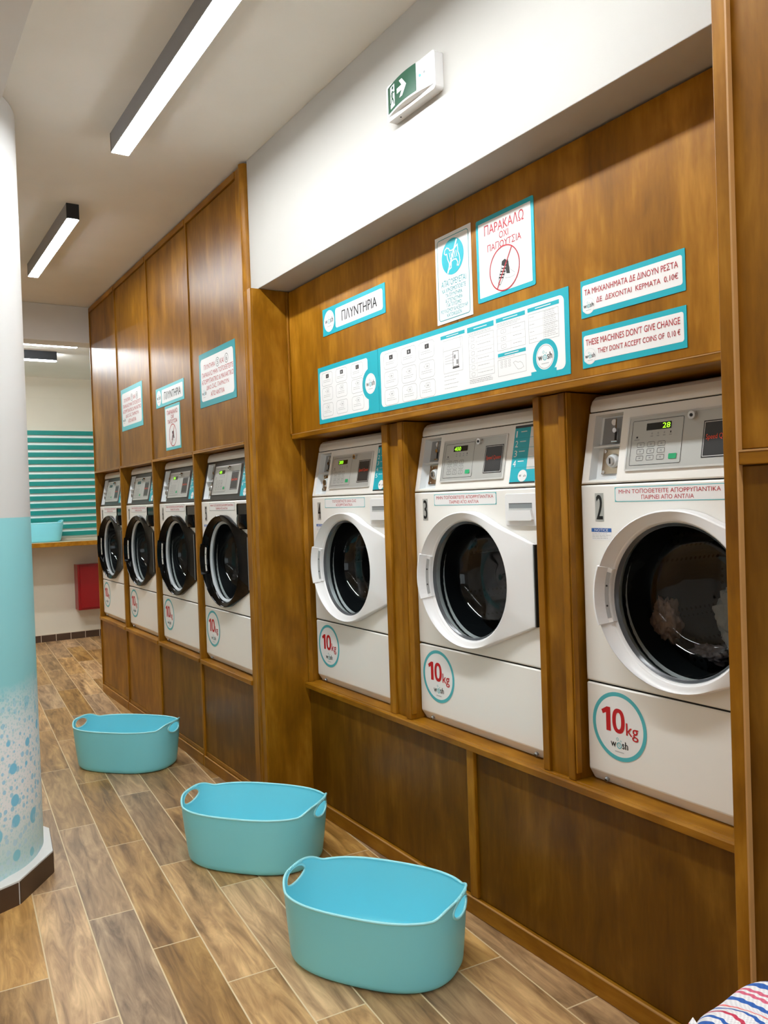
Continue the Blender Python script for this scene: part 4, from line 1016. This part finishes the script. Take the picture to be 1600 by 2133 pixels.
    g = G(); hx = DCX+0.324
    g.box(hx, hx+0.009, -0.018, 0.0, DCZ-0.127, DCZ+0.131, BLACK); g.box(hx+0.003, hx+0.0055, -0.0205, -0.018, DCZ-0.125, DCZ+0.129, GREY)
    g.build('hinge', door)
    g = G(); n = 48
    cy = lambda r_, y_: [(OCX+r_*math.cos(2*PI*i/n), y_, DCZ-0.004+r_*math.sin(2*PI*i/n)) for i in range(n)]
    g.loft([cy(0.208, 0.012), cy(0.208, 0.14)], RUBBER)
    g.loft([cy(0.208, 0.14), cy(0.245, 0.16), cy(0.245, 0.48), cy(0.23, 0.50), cy(0.01, 0.50)], DRUM)
    for k in range(3):
        a_ = PI/2+2*PI*k/3+0.35*int(number)
        c0 = Vector((OCX+0.215*math.cos(a_), 0.15, DCZ+0.215*math.sin(a_))); c1 = Vector((c0.x, 0.46, c0.z)); g.cyl(c0, c1, 0.035, DRUM, 12, 0.028)
    g.build('drum', t)
    return t
machine(XM, 1.693, '2', 'near white washer marked 2 with laundry inside, cut by the right stile', False, '28', 4)
machine(XM, 2.549, '3', 'near white washer marked 3, middle of the three with white doors', False, '400', 4)
machine(XM, 3.394, '4', 'near white washer marked 4 with white door, beside the corner post', False, '300', 5, warn=(('ΤΟΠΟΘΕΤΗΣΤΕ ΔΙΚΑ ΣΑΣ', 0.21), ('ΑΠΟΡΡΥΠΑΝΤΙΚΑ', 0.145)))
XMB = 1.552
for (yl, num, lab, dg) in ((4.300, '5', 'black-doored washer marked 5, nearest of the far row', '400'), (5.058, '6', 'second black-doored washer of the far row, below the small no-shoes notice', '300'),
                           (5.828, '7', 'third black-doored washer of the far row, below the pale notice', ''), (6.588, '8', 'farthest black-doored washer, beside the red cabinet', '')):
    machine(XMB, yl, num, lab, True, dg, 4)

# laundry turning in the drum of machine 2
def garment(loc, r, sc, seed, m, label):
    bm = bmesh.new(); bmesh.ops.create_icosphere(bm, subdivisions=5, radius=1)
    for v in bm.verts:
        p = v.co.copy(); q = Vector((p.x+seed, p.y*1.3, p.z))
        k = 0.95+0.34*noise.noise(q*1.9)+0.22*noise.noise(q*3.4)-0.24*abs(noise.noise(q*4.5+Vector((3, 1, seed))))+0.05*noise.noise(q*10)
        v.co = Vector((p.x*sc[0], p.y*sc[1], p.z*sc[2]))*r*k
    me = bpy.data.meshes.new('garment'); bm.to_mesh(me); bm.free(); me.materials.append(m)
    for f in me.polygons: f.use_smooth = True
    o = bpy.data.objects.new('garment', me); COL.objects.link(o); o.location = loc; tag(o, label, 'clothes', 'laundry in washer 2')
garment((XM+0.150, 1.520, 1.070), 0.058, (0.8, 0.6, 1.15), 1.0, mat('tan_cloth', '#c09a86', 0.9, var=0.3), 'tan garment behind the left of the washer 2 door glass')
garment((XM+0.245, 1.345, 1.080), 0.088, (0.8, 0.8, 1.15), 5.0, mat('grey_cloth', '#d0c6b8', 0.9, var=0.3), 'pale grey garment behind the right of the washer 2 door glass')
garment((XM+0.19, 1.415, 0.980), 0.050, (0.8, 1.1, 0.6), 9.0, mat('mauve_cloth', '#a59698', 0.9, var=0.3), 'mauve-grey garment at the bottom of the washer 2 drum')

# ------------------------------------------------------------------ laundry tubs
def tub(loc, ang, a, b, h, tp, label, group='aqua laundry tubs'):
    t = thing('laundry_basket', label, 'basket', loc, ang, group)
    n = 96; E = 2.6
    def sup(A, B, th):
        c_, s_ = math.cos(th), math.sin(th)
        return A*math.copysign(abs(c_)**(2/E), c_), B*math.copysign(abs(s_)**(2/E), s_)
    def lift(th):      # the wall rises at the two short ends to carry the handles
        k = max(0.0, abs(math.cos(th))-0.80)/0.20
        return 0.026*(k*k*(3-2*k))
    def lv(f, thick=0.0, zlo=0.0):
        R_ = []
        for i in range(n):
            th = 2*PI*i/n; s_ = tp+(1-tp)*(f**0.8)
            if f < 0.12: s_ *= 0.93+0.07*math.sqrt(1-(1-f/0.12)**2) if f < 0.12 else 1
            x_, y_ = sup(a*s_-thick, b*s_-thick, th)
            R_.append((x_, y_, zlo+(h-0.045-zlo)*f if f <= 1 else h))
        return R_
    g = G()
    fs = [0, 0.02, 0.05, 0.09, 0.14, 0.3, 0.5, 0.7, 0.85, 1.0]
    out = [lv(f) for f in fs]; inn = [lv(f, 0.003, 0.006) for f in fs]
    # top band with handle holes: between z = h-0.045 and the lifted rim
    def bandpt(th, k, thick=0.0):
        x_, y_ = sup(a*(1+0.012*k)-thick, b*(1+0.012*k)-thick, th); return (x_, y_, (h-0.045)+(0.045+lift(th))*k)
    kk = [0, 0.25, 0.5, 0.75, 1.0]
    m_ = n*2
    def inhole(th, k):
        th = (th+PI) % (2*PI)-PI
        for c_ in (0, PI, -PI):
            x_, y_, z_ = bandpt(th, k)
            if abs(th-c_) < 1.2 and math.copysign(1, math.cos(th)) == math.copysign(1, math.cos(c_)):
                return (y_/(b*0.31))**2+((z_-(h-0.006))/0.027)**2 < 1
        return False
    g.loft(out, TUB, True, True, False); g.loft([list(r) for r in inn], TUB, True, True, False)
    NB = 256; KB = 18
    for th_off, thick in ((0, 0.0), (0, 0.003)):
        V = []; F = []
        for k in range(KB+1):
            for i in range(NB): V.append(bandpt(2*PI*i/NB, k/KB, thick))
        for k in range(KB):
            for i in range(NB):
                if inhole(2*PI*(i+0.5)/NB, (k+0.5)/KB): continue
                j = (i+1) % NB; F.append((k*NB+i, k*NB+j, (k+1)*NB+j, (k+1)*NB+i))
        g.add(V, F, TUB, True)
    g.build('tub', t)
    g = G(); g.tube([bandpt(2*PI*i/NB, 1.0, 0.0015) for i in range(NB)], 0.0042, TUBR, 8, closed=True)
    g.build('rim', t)
    for c_ in (0, PI):
        g = G(); pts = []
        for i in range(40):
            q = 2*PI*i/40; y_ = b*0.31*math.cos(q); z_ = h-0.006+0.027*math.sin(q)
            # find the angle for this y on the band
            lo, hi = 0.0, PI/2
            k = 0.6
            for _ in range(24):
                mid = (lo+hi)/2; yy = sup(a, b, mid)[1]
                if yy < abs(y_): lo = mid
                else: hi = mid
            x_ = sup(a*1.006, b, mid)[0]
            pts.append((math.copysign(x_, math.cos(c_)), y_, z_))
        g.tube(pts, 0.0042, TUBR, 6, closed=True)
        # ribbed grip along the raised rim
        for i in range(-7, 8):
            th = c_+i*0.020; p = bandpt(th, 1.0, 0.0015); g.cyl((p[0]-0.0042*math.cos(c_)*0, p[1]-0.0009, p[2]-0.001), (p[0], p[1]+0.0009, p[2]-0.001), 0.0058, TUBR, 10)
        g.build('handle', t)
    return t
tub((1.305, 2.182, 0.001), -0.994, 0.289, 0.191, 0.216, 0.945, 'nearest aqua plastic laundry tub on the floor, largest in view')
tub((1.296, 3.099, 0.001), -0.879, 0.296, 0.197, 0.224, 0.92, 'middle aqua plastic laundry tub, on the floor behind the nearest one')
tub((1.191, 4.643, 0.001), -0.825, 0.297, 0.186, 0.228, 0.92, 'farthest floor-standing aqua plastic tub, in front of the far cabinets')

# ------------------------------------------------------------------ far bay furniture
t = thing('slatted_wall_panel', 'teal horizontal slat panel on the far wall above the counter', 'wall panel', (1.2, YB, 1.14))
g = G(); g.box(-1.0, 1.2, -0.012, -0.001, 0.0, 1.19, SLATB); g.build('backing_board', t)
g = G()
for k in range(15):
    z = 2.327-0.0800*k-1.14
    if z-0.047 < -0.2: break
    g.box(-1.0, 1.2, -0.034, -0.012, z-0.047, z, SLATM)
g.build('slats', t)
t = thing('folding_counter', 'brown wood-edged folding counter under the teal slats', 'counter', (1.2, 9.32, 1.06))
g = G(); g.box(-1.2, 1.25, -0.22, 0.235, 0.0, 0.046, WSH); g.build('worktop', t, 0.003)
g = G(); g.box(-1.19, 1.24, -0.21, 0.23, 0.0465, 0.051, mat('pale_counter_top', '#cfc3a8', 0.4)); g.build('laminate_top', t)
for x_ in (-1.0, 0.1, 1.2):
    g = G(); g.loft([[(x_-0.012, 0.232, -0.001), (x_-0.012, -0.12, -0.001), (x_-0.012, 0.232, -0.22)], [(x_+0.012, 0.232, -0.001), (x_+0.012, -0.12, -0.001), (x_+0.012, 0.232, -0.22)]], WV, False, True, True); g.build('bracket', t)
tub((1.500, 9.30, 1.1125), 0.0, 0.285, 0.18, 0.20, 0.90, 'aqua laundry tub on the folding counter, partly hidden by the pillar')
t = thing('fire_hose_cabinet', 'red metal fire cabinet on the far wall under the counter', 'fire cabinet', (2.2, YB, 0.33))
g = G(); g.box(-0.26, 0.26, -0.17, 0.0, 0.0, 0.505, REDM); g.build('box', t, 0.004)
g = G(); g.box(-0.235, 0.235, -0.180, -0.1705, 0.02, 0.485, REDM); fd = g.build('door', t, 0.003)
g = G(); g.box(-0.02, 0.02, -0.184, -0.1805, 0.24, 0.25, CHROME); g.cyl((0.0, -0.181, 0.245), (0.0, -0.190, 0.245), 0.010, CHROME); g.build('latch', fd)

# ------------------------------------------------------------------ striped woven bag at the lower right
def woven_bag():
    t = thing('woven_bag', 'striped white, blue and pink woven cotton bag with fringe, lower right corner', 'bag', (1.068, 0.645, 0.0), -0.25)
    me = bpy.data.meshes.new('cloth'); bm = bmesh.new(); uvl = bm.loops.layers.uv.new('UVMap')
    NU, NV = 140, 80; rows = []; HS = 0.630
    for j in range(NV+1):
        v_ = j/NV; row = []
        for i in range(NU):
            th = 2*PI*i/NU
            fold = 1+0.050*math.sin(th*4+v_*3)+0.030*math.sin(th*9+1.3+v_*2)
            if v_ < 0.6:
                z = HS*v_/0.6; r_ = 0.155+0.02*math.sin(PI*v_/0.6)
            else:
                q = (v_-0.6)/0.4; z = HS+0.042*math.sin(q*PI/2)**0.8; r_ = 0.155*math.cos(q*PI/2)**0.6
            row.append(bm.verts.new((r_*fold*1.10*math.cos(th), r_*fold*0.9*math.sin(th), max(0.0, z+0.008*math.sin(th*6+v_*9)*v_+0.018*math.cos(th-0.2)*v_))))
        rows.append(row)
    for j in range(NV):
        for i in range(NU):
            k = (i+1) % NU
            f = bm.faces.new((rows[j][i], rows[j][k], rows[j+1][k], rows[j+1][i])); f.smooth = True
            for l, v3 in zip(f.loops, (rows[j][i], rows[j][k], rows[j+1][k], rows[j+1][i])):
                l[uvl].uv = (v3.co.x*1.0+v3.co.y*0.12, v3.co.y+v3.co.z)
    bm.to_mesh(me); bm.free(); me.materials.append(CLOTH)
    o = bpy.data.objects.new('cloth', me); COL.objects.link(o); o.parent = t
    me = bpy.data.meshes.new('flap'); bm = bmesh.new(); uvl = bm.loops.layers.uv.new('UVMap'); R_ = []
    FX, FY, FZ = -0.186, 0.022, 0.622
    for i in range(13):
        row = []
        for j in range(9):
            a_, b_ = i/12, j/8
            row.append(bm.verts.new((FX+0.075*a_+0.006*math.sin(b_*5), FY+0.055*b_, FZ+0.030*a_+0.026*b_+0.006*math.sin(7*a_))))
        R_.append(row)
    for i in range(12):
        for j in range(8):
            f = bm.faces.new((R_[i][j], R_[i+1][j], R_[i+1][j+1], R_[i][j+1])); f.smooth = True
            for l in f.loops: l[uvl].uv = (l.vert.co.x*0.95+0.11, l.vert.co.y)
    bm.to_mesh(me); bm.free(); me.materials.append(CLOTH)
    o = bpy.data.objects.new('flap', me); COL.objects.link(o); o.parent = t
    s_ = o.modifiers.new('thick', 'SOLIDIFY'); s_.thickness = 0.004
    g = G(); rn = random.Random(7); fm = mat('fringe_thread', '#e8b8b8', 0.9, var=0.1)
    for k in range(22):
        b_ = k/21; p0 = (FX+0.006*math.sin(b_*5), FY+0.055*b_, FZ+0.026*b_); p1 = (p0[0]-rn.uniform(0.006, 0.014), p0[1]+rn.uniform(-0.006, 0.006), p0[2]-rn.uniform(-0.003, 0.008))
        g.tube([p0, ((p0[0]+p1[0])/2, (p0[1]+p1[1])/2, (p0[2]+p1[2])/2+0.002), p1], 0.0009, fm, 5)
    g.build('fringe', t)
woven_bag()
